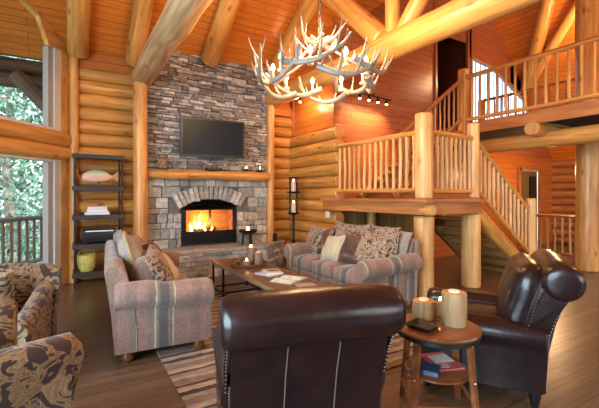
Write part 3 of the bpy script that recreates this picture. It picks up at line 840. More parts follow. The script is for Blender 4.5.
# ------------------------------------------------------------------ chandelier
CH = thing('antler_chandelier', 'large round chandelier of interlaced antlers with lit candle bulbs', 'chandelier', (2.27, 3.36, 2.72))
nA = 10
for k in range(nA):
    a0 = 2*PI*k/nA + .3; mb = MB()
    rr = .575 + (.03 if k % 2 else -.03); dz = .05 if k % 2 else -.04
    def P_(a, r, z): return (r*math.cos(a), r*math.sin(a), z)
    da = .95
    pts = [P_(a0, rr-.03, dz+.02), P_(a0+da*.35, rr+.01, dz-.05), P_(a0+da*.7, rr+.04, dz-.04), P_(a0+da, rr+.09, dz+.06), P_(a0+da*1.12, rr+.13, dz+.17)]
    tn = []
    for f, o, zz, L in ((.08, .9, .5, .16), (.28, .7, 1.1, .26), (.5, .45, 1.3, .30), (.7, .8, 1.2, .24), (.85, -.3, 1.1, .18)):
        a = a0+da*f; L *= R.uniform(.55, 1.05)
        tn.append((f, (math.cos(a)*o - math.sin(a)*.35, math.sin(a)*o + math.cos(a)*.35, zz), L))
    antler(mb, pts, .034, tn)
    mb.build('antler', M['bone'], CH)
for k in range(4):
    a0 = 2*PI*k/4 + .2; mb = MB()
    pts = [(.10*math.cos(a0+2.6), .10*math.sin(a0+2.6), .46), (.06*math.cos(a0), .06*math.sin(a0), .38), (.22*math.cos(a0), .22*math.sin(a0), .40), (.34*math.cos(a0+.2), .34*math.sin(a0+.2), .56)]
    antler(mb, pts, .024, [(.5, (math.cos(a0), math.sin(a0), .9), .14), (.7, (math.cos(a0+1), math.sin(a0+1), .8), .12)])
    mb.build('antler', M['bone'], CH)
    mb = MB(); antler(mb, [(.56*math.cos(a0+.4), .56*math.sin(a0+.4), .02), (.40*math.cos(a0+.3), .40*math.sin(a0+.3), .12), (.2*math.cos(a0+.1), .2*math.sin(a0+.1), .26), (.03, .0, .42)], .024, [(.4, (.2, .3, 1), .12)])
    mb.build('antler', M['bone'], CH)
nB = 9
bulbs = []
for k in range(nB):
    a = 2*PI*(k+.5)/nB + .1; x, y = .50*math.cos(a), .50*math.sin(a)
    mb = MB(); mb.lathe((x, y, .0), [(.03, 0), (.034, .02), (.012, .03), (.012, .11)], 12)
    sl = mb.build('candle_sleeve', M['wax'], CH)
    mb = MB(); mb.lathe((x, y, .11), [(.008, 0), (.02, .02), (.022, .035), (.012, .06), (.002, .078)], 12)
    mb.build('bulb', M['bulb'], sl); bulbs.append((x, y))
mb = MB(); mb.tube([(0, 0, .38), (0, 0, .56)], .02, 10); mb.sphere((0, 0, .42), .045, 12)
for k in range(44):
    z = .56 + .068*k
    ring = [(.017*math.cos(q)*(1 if k % 2 else 0), .017*math.cos(q)*(0 if k % 2 else 1), z+.038*math.sin(q)) for q in [2*PI*i/10 for i in range(10)]]
    mb.tube(ring, .005, 5, closed=True)
mb.build('chain', M['dark_metal'], CH)

# ------------------------------------------------------------------ landing, stairs, loft
LZ = 1.44
LD = thing('stair_landing', 'square stair landing platform with board edge behind the right sofa', 'landing', (4.3, 3.75, 0))
mb = MB(); mb.box((4.86, 4.82, LZ-.03), (1.38, 2.42, .06)); mb.build('deck', M['red_wood'], LD, True)
mb = MB(); mb.box((4.15, 4.78, LZ-.13), (.06, 2.42, .17)); mb.box((4.80, 3.60, LZ-.13), (1.26, .06, .17)); mb.box((4.13, 4.72, LZ-.02), (.14, 2.50, .05)); mb.box((4.78, 3.58, LZ-.02), (1.34, .14, .05))
mb.build('edge_board', M['red_wood'], LD, True)
for a, b_ in (((4.19, 3.46, 1.29), (4.19, 3.66, 1.29)), ((4.60, 3.60, 1.27), (4.60, 6.0, 1.27)), ((5.5, 3.66, 1.27), (5.5, 6.0, 1.27)), ((4.9, 3.75, 1.28), (4.9, 6.0, 1.28))):
    mb = MB(); mb.log(a, b_, .075, 14, capmi=1); mb.build('joist', [M['beam'], M['log_end']], LD, True)
NP1 = (4.31, 3.73); NP2 = (5.60, 3.84)
one_log('log_post', (NP1[0], NP1[1], 0), (NP1[0], NP1[1], 1.20), .14, 'thick pale log post carrying the front corner of the landing', 'post', None, 'pale_log')
one_log('newel_post', (NP1[0], NP1[1], 1.445), (NP1[0], NP1[1], 2.66), .125, 'thick pale log newel post standing on the front corner of the landing', 'post', None, 'pale_log')
one_log('log_post', (NP2[0], NP2[1]+.04, 0), (NP2[0], NP2[1]+.04, 1.20), .15, 'pale log post carrying the landing where the lower stair starts', 'post', None, 'pale_log')
one_log('log_post', (NP2[0], NP2[1], 1.45), (NP2[0], NP2[1], 2.66), .10, 'pale log newel at the top of the lower stair flight', 'post', None, 'pale_log')
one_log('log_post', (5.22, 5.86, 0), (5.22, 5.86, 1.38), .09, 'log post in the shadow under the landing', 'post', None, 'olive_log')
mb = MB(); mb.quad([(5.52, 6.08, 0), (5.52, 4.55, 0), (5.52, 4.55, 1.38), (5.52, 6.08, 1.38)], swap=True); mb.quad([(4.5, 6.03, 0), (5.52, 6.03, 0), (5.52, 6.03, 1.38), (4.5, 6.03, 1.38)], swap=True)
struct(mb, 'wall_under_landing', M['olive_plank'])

def railing(label, a, b, top, bot, n, matr, matb, rr=.045, br=.02, group=None, name='log_railing', square=False, skew=None):
    """a, b floor points; top and bot heights above them"""
    a = Vector(a); b = Vector(b); t = thing(name, label, 'railing', a, 0, group)
    up = Vector((0, 0, 1))
    mb = MB(); mb.log(a+up*top, b+up*top, rr, 12, wob=.03, step=.4); mb.build('top_rail', M[matr], t, True)
    mb = MB(); mb.log(a+up*bot, b+up*bot, rr*.85, 12, wob=.03, step=.4); mb.build('bottom_rail', M[matr], t, True)
    for i in range(n):
        f = (i+.6)/(n+.2); p = a.lerp(b, f); mb = MB()
        pts = []; rad_ = []
        m = 5
        o1 = Vector((R.uniform(-1, 1), R.uniform(-1, 1), 0))*.008
        for j in range(m+1):
            z = bot+(top-bot)*j/m
            pts.append(p+up*z+(o1*math.sin(PI*j/m)+Vector((R.uniform(-1, 1), R.uniform(-1, 1), 0))*.004 if not square else Vector((0, 0, 0)))); rad_.append(br*R.uniform(.9, 1.12))
        mb.tube(pts, rad_, 4 if square else 8, tint=(1, 1, 1) if square else (R.uniform(.88, 1.1),)*3)
        mb.build('baluster', M[matb], t, True)
    return t
railing('pale pole railing along the landing above the right sofa', (4.33, 5.80, LZ), (4.33, 3.85, LZ), .97, .13, 14, 'log', 'pale_log', br=.026)
railing('short pole railing between the two landing newels', (4.44, 3.75, LZ), (5.52, 3.82, LZ), .97, .12, 9, 'log', 'pale_log', br=.026)
railing('sloping pole railing of the lower stair flight', (5.72, 3.84, LZ-.03), (7.22, 3.84, .30), .93, .16, 12, 'log', 'pale_log', br=.027)
one_log('log_post', (7.32, 3.84, 0), (7.32, 3.84, 1.44), .095, 'pale newel post at the foot of the lower stair', 'post', None, 'pale_log')
ST = thing('lower_staircase', 'open log staircase going down from the landing to the floor', 'staircase', (6.5, 4.4, 0))
for y, lab in ((3.86, 0), (5.0, 1)):
    mb = MB(); mb.log((5.62, y, 1.26), (7.28, y, .05), .125 if not lab else .11, 16, capmi=1); mb.build('stringer', [M['log'] if not lab else M['olive_log'], M['log_end']], ST, True)
for i in range(7):
    z = LZ-.19*(i+1); x = 5.80+.24*i
    mb = MB(); mb.log((x, 3.80, z-.08), (x, 5.08, z-.08), .078, 12); mb.box((x, 4.44, z-.01), (.15, 1.2, .02))
    mb.build('tread', M['olive_log'], ST, True)
# upper flight
U = thing('upper_staircase', 'stair flight rising from the landing to the loft', 'staircase', (6.0, 5.5, 1.44))
for y in (5.05, 5.98):
    mb = MB(); mb.log((5.02, y, 1.45), (7.05, y, 2.83), .09, 12); mb.build('stringer', M['red_wood'], U, True)
for i in range(8):
    mb = MB(); mb.box((5.18+.24*i, 5.51, LZ+.17*(i+1)), (.27, .95, .05)); mb.build('tread', M['red_wood'], U, True)
LF = 2.95
railing('dark red railing rising beside the upper stair flight', (5.05, 5.03, 1.55), (6.92, 5.03, 2.93), .95, .14, 13, 'red_wood', 'red_wood', rr=.04, br=.02, square=False)
B = thing('loft_floor', 'loft floor with board edge and dark underside', 'loft', (7.0, 2, 2.7))
mb = MB(); mb.box((8.06, 2.25, LF-.03), (2.16, 7.6, .06)); mb.build('deck', M['red_wood'], B, True)
mb = MB(); mb.box((6.98, 2.2, LF-.09), (.06, 5.7, .22)); mb.box((9.15, 2.2, LF-.09), (.06, 7.5, .22)); mb.build('edge_board', M['red_wood'], B, True)
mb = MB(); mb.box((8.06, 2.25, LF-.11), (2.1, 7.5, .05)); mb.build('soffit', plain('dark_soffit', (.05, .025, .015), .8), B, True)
for y in (3.60, 1.5):
    mb = MB(); mb.log((6.86, y, LF-.29), (8.60, y, LF-.29), .125, 18, capmi=1); mb.build('joist', [M['beam'], M['log_end']], B, True)
railing('long log railing along the front edge of the loft', (7.0, 4.93, LF), (7.0, 1.2, LF), .98, .10, 21, 'beam', 'log', rr=.045, br=.026)
railing('darker railing on the far side of the loft', (9.1, 5.95, LF), (9.1, 1.2, LF), .98, .10, 26, 'red_wood', 'red_wood', rr=.035, br=.02)
mb = MB(); mb.box((7.0, 5.02, 3.43), (.17, .17, 1.36)); o = mb.build('newel_post', M['log'], bevel=.015); o.data.transform(Matrix.Translation((-7.0, -5.02, -2.75))); o.location = (7.0, 5.02, 2.75)
tag(o, 'square newel post where the upper stair meets the loft', 'post')
one_log('log_post', (9.1, 6.0, LF), (9.1, 6.0, LF+1.0), .09, 'stubby log newel ending the far loft railing', 'post', None, 'log')
railing('low railing on the ground floor left of the big right post', (9.8, 5.5, 0), (9.8, 3.2, 0), 1.0, .12, 14, 'red_wood', 'pale_log', rr=.04, br=.026)

# track lights
def track(label, a, b, n):
    a = Vector(a); b = Vector(b); t = thing('track_light', label, 'lamp', a)
    mb = MB(); mb.tube([a, b], .014, 8); mb.tube([a.lerp(b, .5), a.lerp(b, .5)+Vector((0, 0, .06))], .02, 8); mb.build('track', M['dark_metal'], t, True)
    L = []
    for i in range(n):
        p = a.lerp(b, (i+.5)/n); q = p+Vector((0, 0, -.07))
        mb = MB(); mb.lathe(q, [(.035, -.03), (.035, .02), (.02, .045), (.008, .07)], 12); h = mb.build('lamp_head', M['dark_metal'], t, True)
        mb = MB(); mb.sphere(q+Vector((0, 0, -.035)), .024, 8); mb.build('bulb', M['bulb'], h, True)
        L.append(q)
    return L
tl = track('dark track light on the board wall right of the chandelier', (4.75, 5.80, 3.52), (5.70, 5.80, 3.47), 4)
tl2 = track('short track light near the chimney behind the chandelier', (4.12, 7.0, 3.55), (4.12, 6.3, 3.60), 2)

# ------------------------------------------------------------------ sofas
def arm_ring(x, yi, sg, h, r, zb=.10, pan=.11):
    """section of a rolled arm at x: yi inner face, outward sg"""
    pts = [(yi, zb), (yi, h-2*r)]
    cy = yi + r*.85
    for k in range(11):
        a = rad(205 - k*24); pts.append((cy+math.cos(a)*r*1.02, h-r+math.sin(a)*r))
    pts += [(yi+pan, h-2.0*r), (yi+pan, zb)]
    return [(x, sg*p[0], p[1]) for p in pts]
def make_sofa(L, D, label, loc, rz):
    t = thing('striped_sofa', label, 'sofa', loc, rz, None)
    hb = -D/2
    mb = MB(); mb.rbox((.02, 0, .22), (D-.10, L-.30, .24), .03, uax=1, n=6); mb.build('seat_base', M['sofa'], t)
    for sg in (-1, 1):
        mb = MB(); yi = L/2-.25
        xs = [(hb+.02, .94), (hb+.05, 1), (hb+.3, 1), (0, 1), (D/2-.10, 1), (D/2-.05, 1), (D/2-.02, .93)]
        rings = []
        for x, k in xs:
            rg = arm_ring(x, yi, sg, .70+(.03 if x < 0 else 0), .122)
            c = Vector((x, sg*(yi+.1), .4)); rings.append([c+(Vector(p)-c)*k for p in rg])
        mb.loft(rings, uax=0); mb.build('arm', M['sofa'], t, sharp=60)
    # back: leaning shell with rolled top
    prof = [(hb+.20, .30), (hb+.17, .60), (hb+.12, .80), (hb+.09, .885), (hb+.03, .915), (hb-.035, .90), (hb-.06, .84), (hb-.04, .72), (hb-.005, .45), (hb+.02, .10), (hb+.20, .10)]
    mb = MB(); rings = []
    for y, k in ((-L/2+.135, .97), (-L/2+.17, 1), (-L/4, 1.01), (0, 1.02), (L/4, 1.01), (L/2-.17, 1), (L/2-.135, .97)):
        rings.append([(x, y, z*k if z > .2 else z) for x, z in prof])
    mb.loft(rings, uax=1); mb.build('backrest', M['sofa'], t, sharp=60)
    w = (L-.52)/3
    for i in range(3):
        y = (i-1)*w
        mb = MB(); mb.rbox((.12, y, .43), (D-.32, w-.01, .20), .07, puff=.03, uax=1, n=8, wrinkle=.003); mb.build('seat_cushion', M['sofa'], t)
    for i in range(3):
        y = (i-1)*w
        mb = MB(); mb.rbox((hb+.30, y, .70), (.17, w-.02, .40), .07, eul(0, rad(-12), 0), puff=.035, uax=1, n=8, wrinkle=.003); mb.build('back_cushion', M['sofa'], t)
    for sx in (-1, 1):
        for sy in (-1, 1):
            mb = MB(); mb.lathe((sx*(D/2-.13), sy*(L/2-.20), 0), [(.028, 0), (.05, .03), (.055, .06), (.04, .10)], 14); mb.build('foot', M['round_wood'], t)
    return t
LS = make_sofa(2.20, .89, 'striped rose and taupe sofa on the left, seen from its arm end', (.815, 4.60, 0), rad(-4))
RS = make_sofa(2.14, 1.0, 'striped rose and taupe sofa against the landing, facing the coffee table', (3.50, 4.50, 0), rad(180))

def pillow(label, loc, w, h, t, rx, ry, rz, m, name='throw_pillow', group=None, fringe=None):
    """loc = bottom centre"""
    rot = (Matrix.Rotation(rz, 3, 'Z') @ Matrix.Rotation(ry, 3, 'Y') @ Matrix.Rotation(rx, 3, 'X'))
    c = rot @ Vector((0, 0, h*.47))
    if fringe:
        r = thing(name, label, 'pillow', loc, 0, group)
        mb = MB(); mb.pillow(c, w, h, t, rot); mb.build('cover', M[m], r)
        mb = MB()
        cor = [(-1, -1), (1, -1), (1, 1), (-1, 1)]
        pts = []
        for i in range(4):
            a = cor[i]; b_ = cor[(i+1) % 4]
            for k in range(6):
                f = k/6; x = a[0]+(b_[0]-a[0])*f; z = a[1]+(b_[1]-a[1])*f
                xx = x*(1-.07*(1-z*z)); zz = z*(1-.07*(1-x*x)); pts.append(c+rot @ Vector((xx*w/2*1.01, 0, zz*h/2*1.01)))
        mb.tube(pts, .014, 6, closed=True); mb.build('fringe', M[fringe], r)
    else:
        mb = MB(); mb.pillow(c, w, h, t, rot); r = mb.build(name, M[m]); r.location = loc; tag(r, label, 'pillow', group)
    return r
# pillows on the right sofa (seat top ~.55, sofa faces -x)
def rp_(y, x, w, m, lab, lean=-18, turn=0, tilt=0, z=.545, h=None, t=.16, fringe=None):
    # plane normal faces -x: rotate the xz pillow plane by -90 deg about z
    return pillow(lab, (x, y, z), w, h or w, t, rad(lean), rad(tilt), rad(-90+turn), m, fringe=fringe)
rp_(5.28, 3.38, .48, 'floral_pillow', 'brown floral pillow in the far corner of the right sofa, leftmost there', -18, -10, 6)
rp_(4.99, 3.40, .46, 'brown_leather', 'dark brown satin pillow between the leftmost floral and the khaki pillow', -20, -6, -8)
rp_(4.76, 3.58, .50, 'floral_pillow', 'floral pillow standing behind the khaki pillow', -12, 0, 4, z=.60)
rp_(4.56, 3.24, .42, 'khaki', 'plain khaki square pillow in the middle of the right sofa', -30, 4, -6)
rp_(4.33, 3.60, .50, 'floral_pillow', 'floral pillow standing behind the shiny leather pillow', -12, 0, -5, z=.60)
rp_(4.17, 3.30, .47, 'brown_leather', 'shiny brown leather pillow right of the khaki one', -24, 8, 6)
rp_(3.90, 3.36, .50, 'floral_pillow', 'large floral pillow leaning right of the shiny leather pillow', -24, 16, 12)
rp_(3.84, 3.60, .50, 'floral_pillow', 'floral pillow at the near end, behind the large floral one', -12, 6, 0, z=.60)
rp_(3.80, 3.74, .44, 'taupe', 'grey-taupe pillow behind the near arm of the right sofa', -12, 10, 8, z=.62)
# pillows on the left sofa (faces +x)
def lp_(y, x, w, m, lab, lean=-18, turn=0, tilt=0, z=.545, h=None, t=.17, fringe=None):
    return pillow(lab, (x, y, z), w, h or w, t, rad(lean), rad(tilt), rad(90+turn), m, fringe=fringe)
lp_(5.30, .64, .52, 'taupe', 'pale taupe pillow farthest back on the left sofa', -14, 0, 5, z=.58)
lp_(5.02, .84, .50, 'floral_pillow', 'floral pillow far back on the left sofa in front of the taupe one', -22, 0, -8)
lp_(4.80, .62, .50, 'taupe', 'dusty taupe back pillow in the middle of the left sofa', -14, -4, 6, z=.58)
lp_(4.60, .94, .48, 'rust', 'rust brown pillow in the middle of the left sofa seat', -28, 10, 10)
lp_(4.20, .62, .58, 'taupe', 'large dusty taupe pillow with gold fringe near the arm of the left sofa', -16, -8, 5, z=.57, t=.22, fringe='gold_fringe')
lp_(4.00, .86, .48, 'floral_pillow', 'floral pillow with dark pattern nearest the arm of the left sofa', -26, -12, -10, t=.18)
lp_(4.28, .98, .40, 'khaki', 'small cream pillow tipped against the floral pillow on the left sofa', -34, -20, 14)

# ------------------------------------------------------------------ coffee table
CT = thing('coffee_table', 'long low coffee table with dark plank top and black metal frame', 'table', (2.19, 4.6, .012))
mb = MB()
for i in range(4):
    mb.box((1.89+.1525*(i+.5), 4.6, .458), (.150, 2.44, .04), None, (R.uniform(.9, 1.15),)*3)
mb.build('tabletop', M['table_wood'], CT, True, bevel=.004)
mb = MB()
for x in (1.885, 2.505): mb.box((x, 4.6, .455), (.012, 2.46, .046))
for y in (3.375, 5.825): mb.box((2.195, y, .455), (.632, .012, .046))
mb.build('edge_band', wood('pale_edge', (.2, .12, .07), (.32, .21, .12), (.42, .3, .19), .5, 0, False), CT, True)
for x in (1.91, 2.48):
    for y in (3.40, 3.85, 5.35, 5.80):
        mb = MB(); mb.box((x, y, .225), (.028, .028, .426)); mb.build('leg', M['black_metal'], CT, True)
mb = MB()
for x in (1.91, 2.48): mb.box((x, 4.6, .06), (.024, 2.4, .024)); mb.box((x, 4.6, .428), (.024, 2.4, .02))
for y in (3.40, 3.85, 5.35, 5.80): mb.box((2.195, y, .06), (.57, .024, .024))
mb.build('lower_frame', M['black_metal'], CT, True)
TZ = .478
t = thing('round_tray', 'round brown basket tray at the far end of the coffee table', 'tray', (2.2, 5.10, TZ))
mb = MB(); mb.lathe((0, 0, 0), [(.24, 0), (.26, .02), (.27, .05), (.255, .05), (.245, .018), (.001, .014)], 28); mb.build('tray_body', plain('wicker', (.16, .085, .035), .7, noise=.5, nsc=60, bst=.5), t)
barkm = wood('driftwood', (.12, .085, .065), (.22, .165, .13), (.34, .27, .22), .8, 0, False, (2, 9))
def logcandle(label, loc, r, h, m_, lit, top=None):
    t = thing('log_candle_holder', label, 'candle holder', loc)
    mb = MB()
    pts = [(0, 0, 0), (0, 0, .008), (R.uniform(-.004, .004), 0, h*.5), (0, 0, h-.006), (0, 0, h)]
    mb.tube(pts, [r*.96, r, r*1.03, r, r*.95], 18, capmi=1); mb.build('log_body', [m_, M['log_end']], t)
    mb = MB(); mb.lathe((0, 0, h), [(r*.45, 0), (r*.45, .012), (r*.38, .012), (.001, .008)], 14); c = mb.build('tealight', M['wax'], t)
    if lit:
        mb = MB(); mb.sphere((0, 0, h+.025), .011, 8, sz=1.7); mb.build('candle_flame', M['flame'], c)
    return t
logcandle('tallest log candle holder on the coffee table tray', (2.26, 5.14, TZ+.016), .062, .24, barkm, True)
logcandle('middle-height grey log candle holder on the coffee table tray', (2.31, 4.99, TZ+.016), .058, .18, barkm, False)
logcandle('short log candle holder with lit tealight on the coffee table tray', (2.13, 5.00, TZ+.016), .055, .07, barkm, True)
t = thing('pine_cone', 'small round brown cone ornament at the left of the tray', 'ornament', (2.06, 5.15, TZ+.016))
mb = MB()
for k in range(6): mb.lathe((0, 0, .015*k), [(.02, 0), (.042-.005*k, .012), (.02, .022)], 10)
mb.build('scales', M['round_wood'], t)
t = thing('bottle', 'small amber bottle at the right edge of the tray', 'bottle', (2.385, 5.05, TZ+.016))
mb = MB(); mb.lathe((0, 0, 0), [(.03, 0), (.033, .01), (.033, .08), (.014, .11), (.012, .14)], 14); mb.build('bottle_body', plain('amber', (.25, .07, .015), .15, 0, .3), t)
mb = MB(); mb.lathe((0, 0, .14), [(.014, 0), (.014, .02)], 12); mb.build('cap', M['black'], t)
def book(label, loc, rz, w, d, h, col, name='magazine', img=None):
    t = thing(name, label, 'magazine' if name == 'magazine' else 'book', loc, rz)
    mb = MB(); mb.box((0, 0, h/2), (w, d, h)); mb.build('cover', plain(name+'_cover', col, .25, 0, .3), t)
    if img:
        for (x, y, a, b_, c) in img:
            mb = MB(); mb.box((x, y, h+.001), (a, b_, .0015)); mb.build('cover_picture', plain('print', c, .3), t)
    return t
book('pale blue magazine lying at the bottom of the pair on the coffee table', (2.19, 4.42, TZ), rad(20), .23, .30, .012, (.55, .62, .75), img=[(0, .02, .16, .14, (.30, .36, .5))])
book('white magazine with dark picture on top of the blue one', (2.26, 4.46, TZ+.014), rad(-12), .22, .29, .012, (.72, .75, .80), img=[(.01, .03, .15, .12, (.07, .08, .09))])
t = thing('open_book', 'pale green open booklet near the front end of the coffee table', 'book', (2.25, 3.98, TZ), rad(28))
for sg in (-1, 1):
    mb = MB()
    rings = []
    for k in range(7):
        f = k/6; x = sg*f*.20; z = .018*math.sin(PI*min(1, f*1.15))+.004
        rings.append([(x, -.14, .002), (x, .14, .002), (x, .14, z+.006), (x, -.14, z+.006)])
    mb.loft(rings); mb.build('page_block', plain('green_page', (.55, .66, .58), .5, noise=.25, nsc=14), t)
t = thing('paper_sheet', 'translucent folded paper beside the open booklet on the coffee table', 'paper', (2.28, 3.66, TZ), rad(-15))
mb = MB(); mb.box((0, 0, .003), (.22, .16, .004)); mb.build('sheet', plain('grey_paper', (.35, .33, .32), .3), t)

# rug
mb = MB(); mb.rbox((0, 0, .006), (2.35, 3.55, .012), .005, n=4); o = mb.build('striped_rug', M['rug']); o.location = (1.87, 4.18, 0)
tag(o, 'flat cream and brown striped rug under the coffee table', 'rug')

# ------------------------------------------------------------------ leather armchairs (face +y)
def make_leather(label, loc, rz):
    t = thing('leather_armchair', label, 'armchair', loc, rz)
    W = .97
    mb = MB(); mb.rbox((0, .02, .26), (W-.14, .86, .30), .04, n=6); mb.build('seat_base', M['leather'], t)
    mb = MB(); mb.rbox((0, .08, .45), (W-.40, .74, .18), .07, puff=.03, n=8, wrinkle=.003); mb.build('seat_cushion', M['leather'], t)
    for sg in (-1, 1):
        mb = MB(); rings = []
        for y, h, k in ((-.40, .60, .95), (-.37, .60, 1), (-.1, .60, 1), (.2, .61, 1), (.40, .615, 1), (.46, .60, .99), (.475, .59, .9)):
            rg = arm_ring(0, W/2-.22, 1, h, .10, .12, .16)
            cx = W/2-.12; cz = .40
            rings.append([(sg*(cx+(p[1]-cx)*k), y, cz+(p[2]-cz)*k) for p in rg])
        mb.loft(rings, uax=1); mb.build('arm', M['leather'], t, sharp=60)
    # back shell: side profile (y,z)
    prof = [(-.40, .14), (-.42, .40), (-.46, .60), (-.52, .78), (-.57, .87), (-.61, .92), (-.60, .975), (-.56, 1.015), (-.49, 1.03), (-.42, 1.0), (-.36, .90), (-.30, .72), (-.24, .50), (-.24, .14)]
    mb = MB(); rings = []
    for x, k in ((-.405, .93), (-.385, 1), (-.13, 1.0), (.13, 1.0), (.385, 1), (.405, .93)):
        cy, cz_ = -.42, .62
        rings.append([(x, cy+(y-cy)*k, cz_+(z-cz_)*k) for y, z in prof])
    mb.loft(rings, uax=0); mb.build('backrest', M['leather'], t, sharp=60)
    # fat inner back cushion
    mb = MB(); mb.rbox((0, -.285, .74), (.76, .22, .52), .105, eul(rad(17), 0, 0), puff=.04, n=10, wrinkle=.007); mb.build('back_cushion', M['leather'], t)
    # top roll
    mb = MB(); pts = []; rr = []
    for x, k in ((-.445, .35), (-.442, .66), (-.43, .86), (-.40, .96), (-.30, 1), (-.1, 1.02), (.1, 1.02), (.30, 1), (.40, .96), (.43, .86), (.442, .66), (.445, .35)):
        pts.append((x*1.035, -.50, .90+.01*(1-abs(x)*2))); rr.append(.135*k)
    mb.tube(pts, rr, 22); mb.build('top_roll', M['leather'], t, sharp=80)
    # seams down the back
    for x in (-.135, .135):
        mb = MB(); mb.tube([(x, -.407, .16), (x, -.425, .40), (x, -.466, .60), (x, -.525, .78)], .004, 6); mb.build('seam', M['leather_seam'], t)
    # side panels with nailheads
    for sg in (-1, 1):
        pp = [(-.42, .54), (-.46, .66), (-.53, .78), (-.60, .86), (-.61, .93), (-.56, .985), (-.48, .98), (-.41, .90), (-.35, .76), (-.31, .62), (-.29, .56)]
        mb = MB(); A = [(sg*.418, y, z) for y, z in pp]; c = Vector((sg*.418, -.46, .78))
        mb.loft([A, [(c+(Vector(p)-c)*.93)+Vector((sg*.018, 0, 0)) for p in A]]); sp_ = mb.build('side_panel', M['leather'], t, sharp=60)
        mb = MB(); n = len(A)
        for i in range(n):
            a = Vector(A[i]); b_ = Vector(A[(i+1) % n]); m_ = max(1, int((b_-a).length/.022))
            for k in range(m_): mb.sphere(a.lerp(b_, k/m_)+Vector((sg*.008, 0, 0)), .005, 6)
        mb.build('nailhead_trim', M['bronze_nail'], sp_)
        mb = MB()
        for k in range(30): mb.sphere((sg*(.408), -.405-.0006*k, .14+.0145*k), .004, 5)
        mb.build('nailhead_trim', M['bronze_nail'], t)
    for sx in (-1, 1):
        for y in (-.34, .38):
            mb = MB(); mb.lathe((sx*.36, y, 0), [(.022, 0), (.03, .03), (.04, .08), (.045, .13)], 12); mb.build('foot', M['black'], t)
    return t
CC = make_leather('dark brown leather armchair in the centre foreground, seen from behind', (1.165, 2.06, 0), rad(-15.5))
dup(CC, (2.93, 1.93, 0), rad(33), 'dark brown leather armchair at right beside the round side table')

# ------------------------------------------------------------------ round side table
ST_ = thing('side_table', 'round wooden side table with a lower shelf between the leather armchairs', 'side table', (2.162, 1.757, 0))
mb = MB(); mb.lathe((0, 0, .575), [(.265, 0), (.28, .004), (.285, .016), (.28, .026), (.265, .03)], 40); mb.build('tabletop', M['round_wood'], ST_)
mb = MB(); mb.lathe((0, 0, .548), [(.27, 0), (.274, .0), (.274, .027), (.255, .027)], 40); mb.build('metal_band', M['dark_metal'], ST_)
mb = MB(); mb.lathe((0, 0, .29), [(.20, 0), (.215, .006), (.215, .02), (.20, .025)], 36); mb.build('lower_shelf', M['round_wood'], ST_)
for k in range(4):
    a = 2*PI*k/4 + rad(8)
    c, s_ = math.cos(a), math.sin(a); mb = MB()
    mb.loft([[(c*r+dx*(-s_)*w+c*dy*.014, s_*r+dx*c*w+s_*dy*.014, z) for dx, dy in ((-1, -1), (1, -1), (1, 1), (-1, 1))] for r, z, w in ((.285, 0, .018), (.255, .28, .02), (.23, .56, .024))])
    lg = mb.build('leg', M['round_wood'], ST_, sharp=20)
    mb = MB()
    for z, r in ((.53, .248), (.30, .268)):
        mb = MB(); mb.sphere((c*r, s_*r, z), .008, 8); mb.build('screw', M['bronze_nail'], lg)
mb = MB()
for k in range(4):
    a = 2*PI*k/4+rad(8); b_ = a+PI/2; r = .285
    mb.tube([(r*math.cos(a), r*math.sin(a), .14), (r*math.cos(b_), r*math.sin(b_), .14)], .014, 6)
mb.build('stretcher', M['round_wood'], ST_)
SZ = .606
lw = wood('split_log', (.20, .12, .05), (.38, .25, .12), (.52, .37, .2), .6, 0, True, (2, 10))
logcandle('tall split-log candle holder on the round side table', (2.268, 1.70, SZ), .083, .225, lw, False)
logcandle('short split-log candle holder behind the tall one on the round side table', (2.187, 1.893, SZ), .078, .135, lw, False)
t = thing('candle_plank', 'narrow lit candle plank lying behind the split logs on the round table', 'candle holder', (2.34, 1.87, SZ), rad(-25))
mb = MB(); mb.rbox((0, 0, .055), (.10, .035, .11), .01, n=3); mb.build('plank', lw, t)
mb = MB(); mb.lathe((0, 0, .11), [(.018, 0), (.018, .008)], 12); c = mb.build('tealight', M['wax'], t)
mb = MB(); mb.sphere((0, 0, .128), .010, 8, sz=1.5); mb.build('candle_flame', M['flame'], c)
t = thing('square_dish', 'black square dish at the left edge of the round side table', 'dish', (2.025, 1.76, SZ), rad(10))
mb = MB(); mb.loft([[(-.06, -.07, 0), (.06, -.07, 0), (.06, .07, 0), (-.06, .07, 0)], [(-.085, -.095, .03), (.085, -.095, .03), (.085, .095, .03), (-.085, .095, .03)], [(-.075, -.085, .03), (.075, -.085, .03), (.075, .085, .03), (-.075, .085, .03)], [(-.05, -.06, .008), (.05, -.06, .008), (.05, .06, .008), (-.05, .06, .008)]]); mb.build('dish_body', M['black'], t, sharp=20)
book('glossy red and white magazine on the lower shelf of the round table', (2.25, 1.80, .315), rad(-20), .20, .27, .008, (.55, .10, .10), img=[(.02, .03, .15, .12, (.72, .70, .70)), (-.03, -.08, .08, .06, (.75, .45, .4))])
book('dark blue book on the left of the lower shelf of the round table', (2.05, 1.76, .315), rad(30), .13, .18, .03, (.03, .07, .16), 'book')

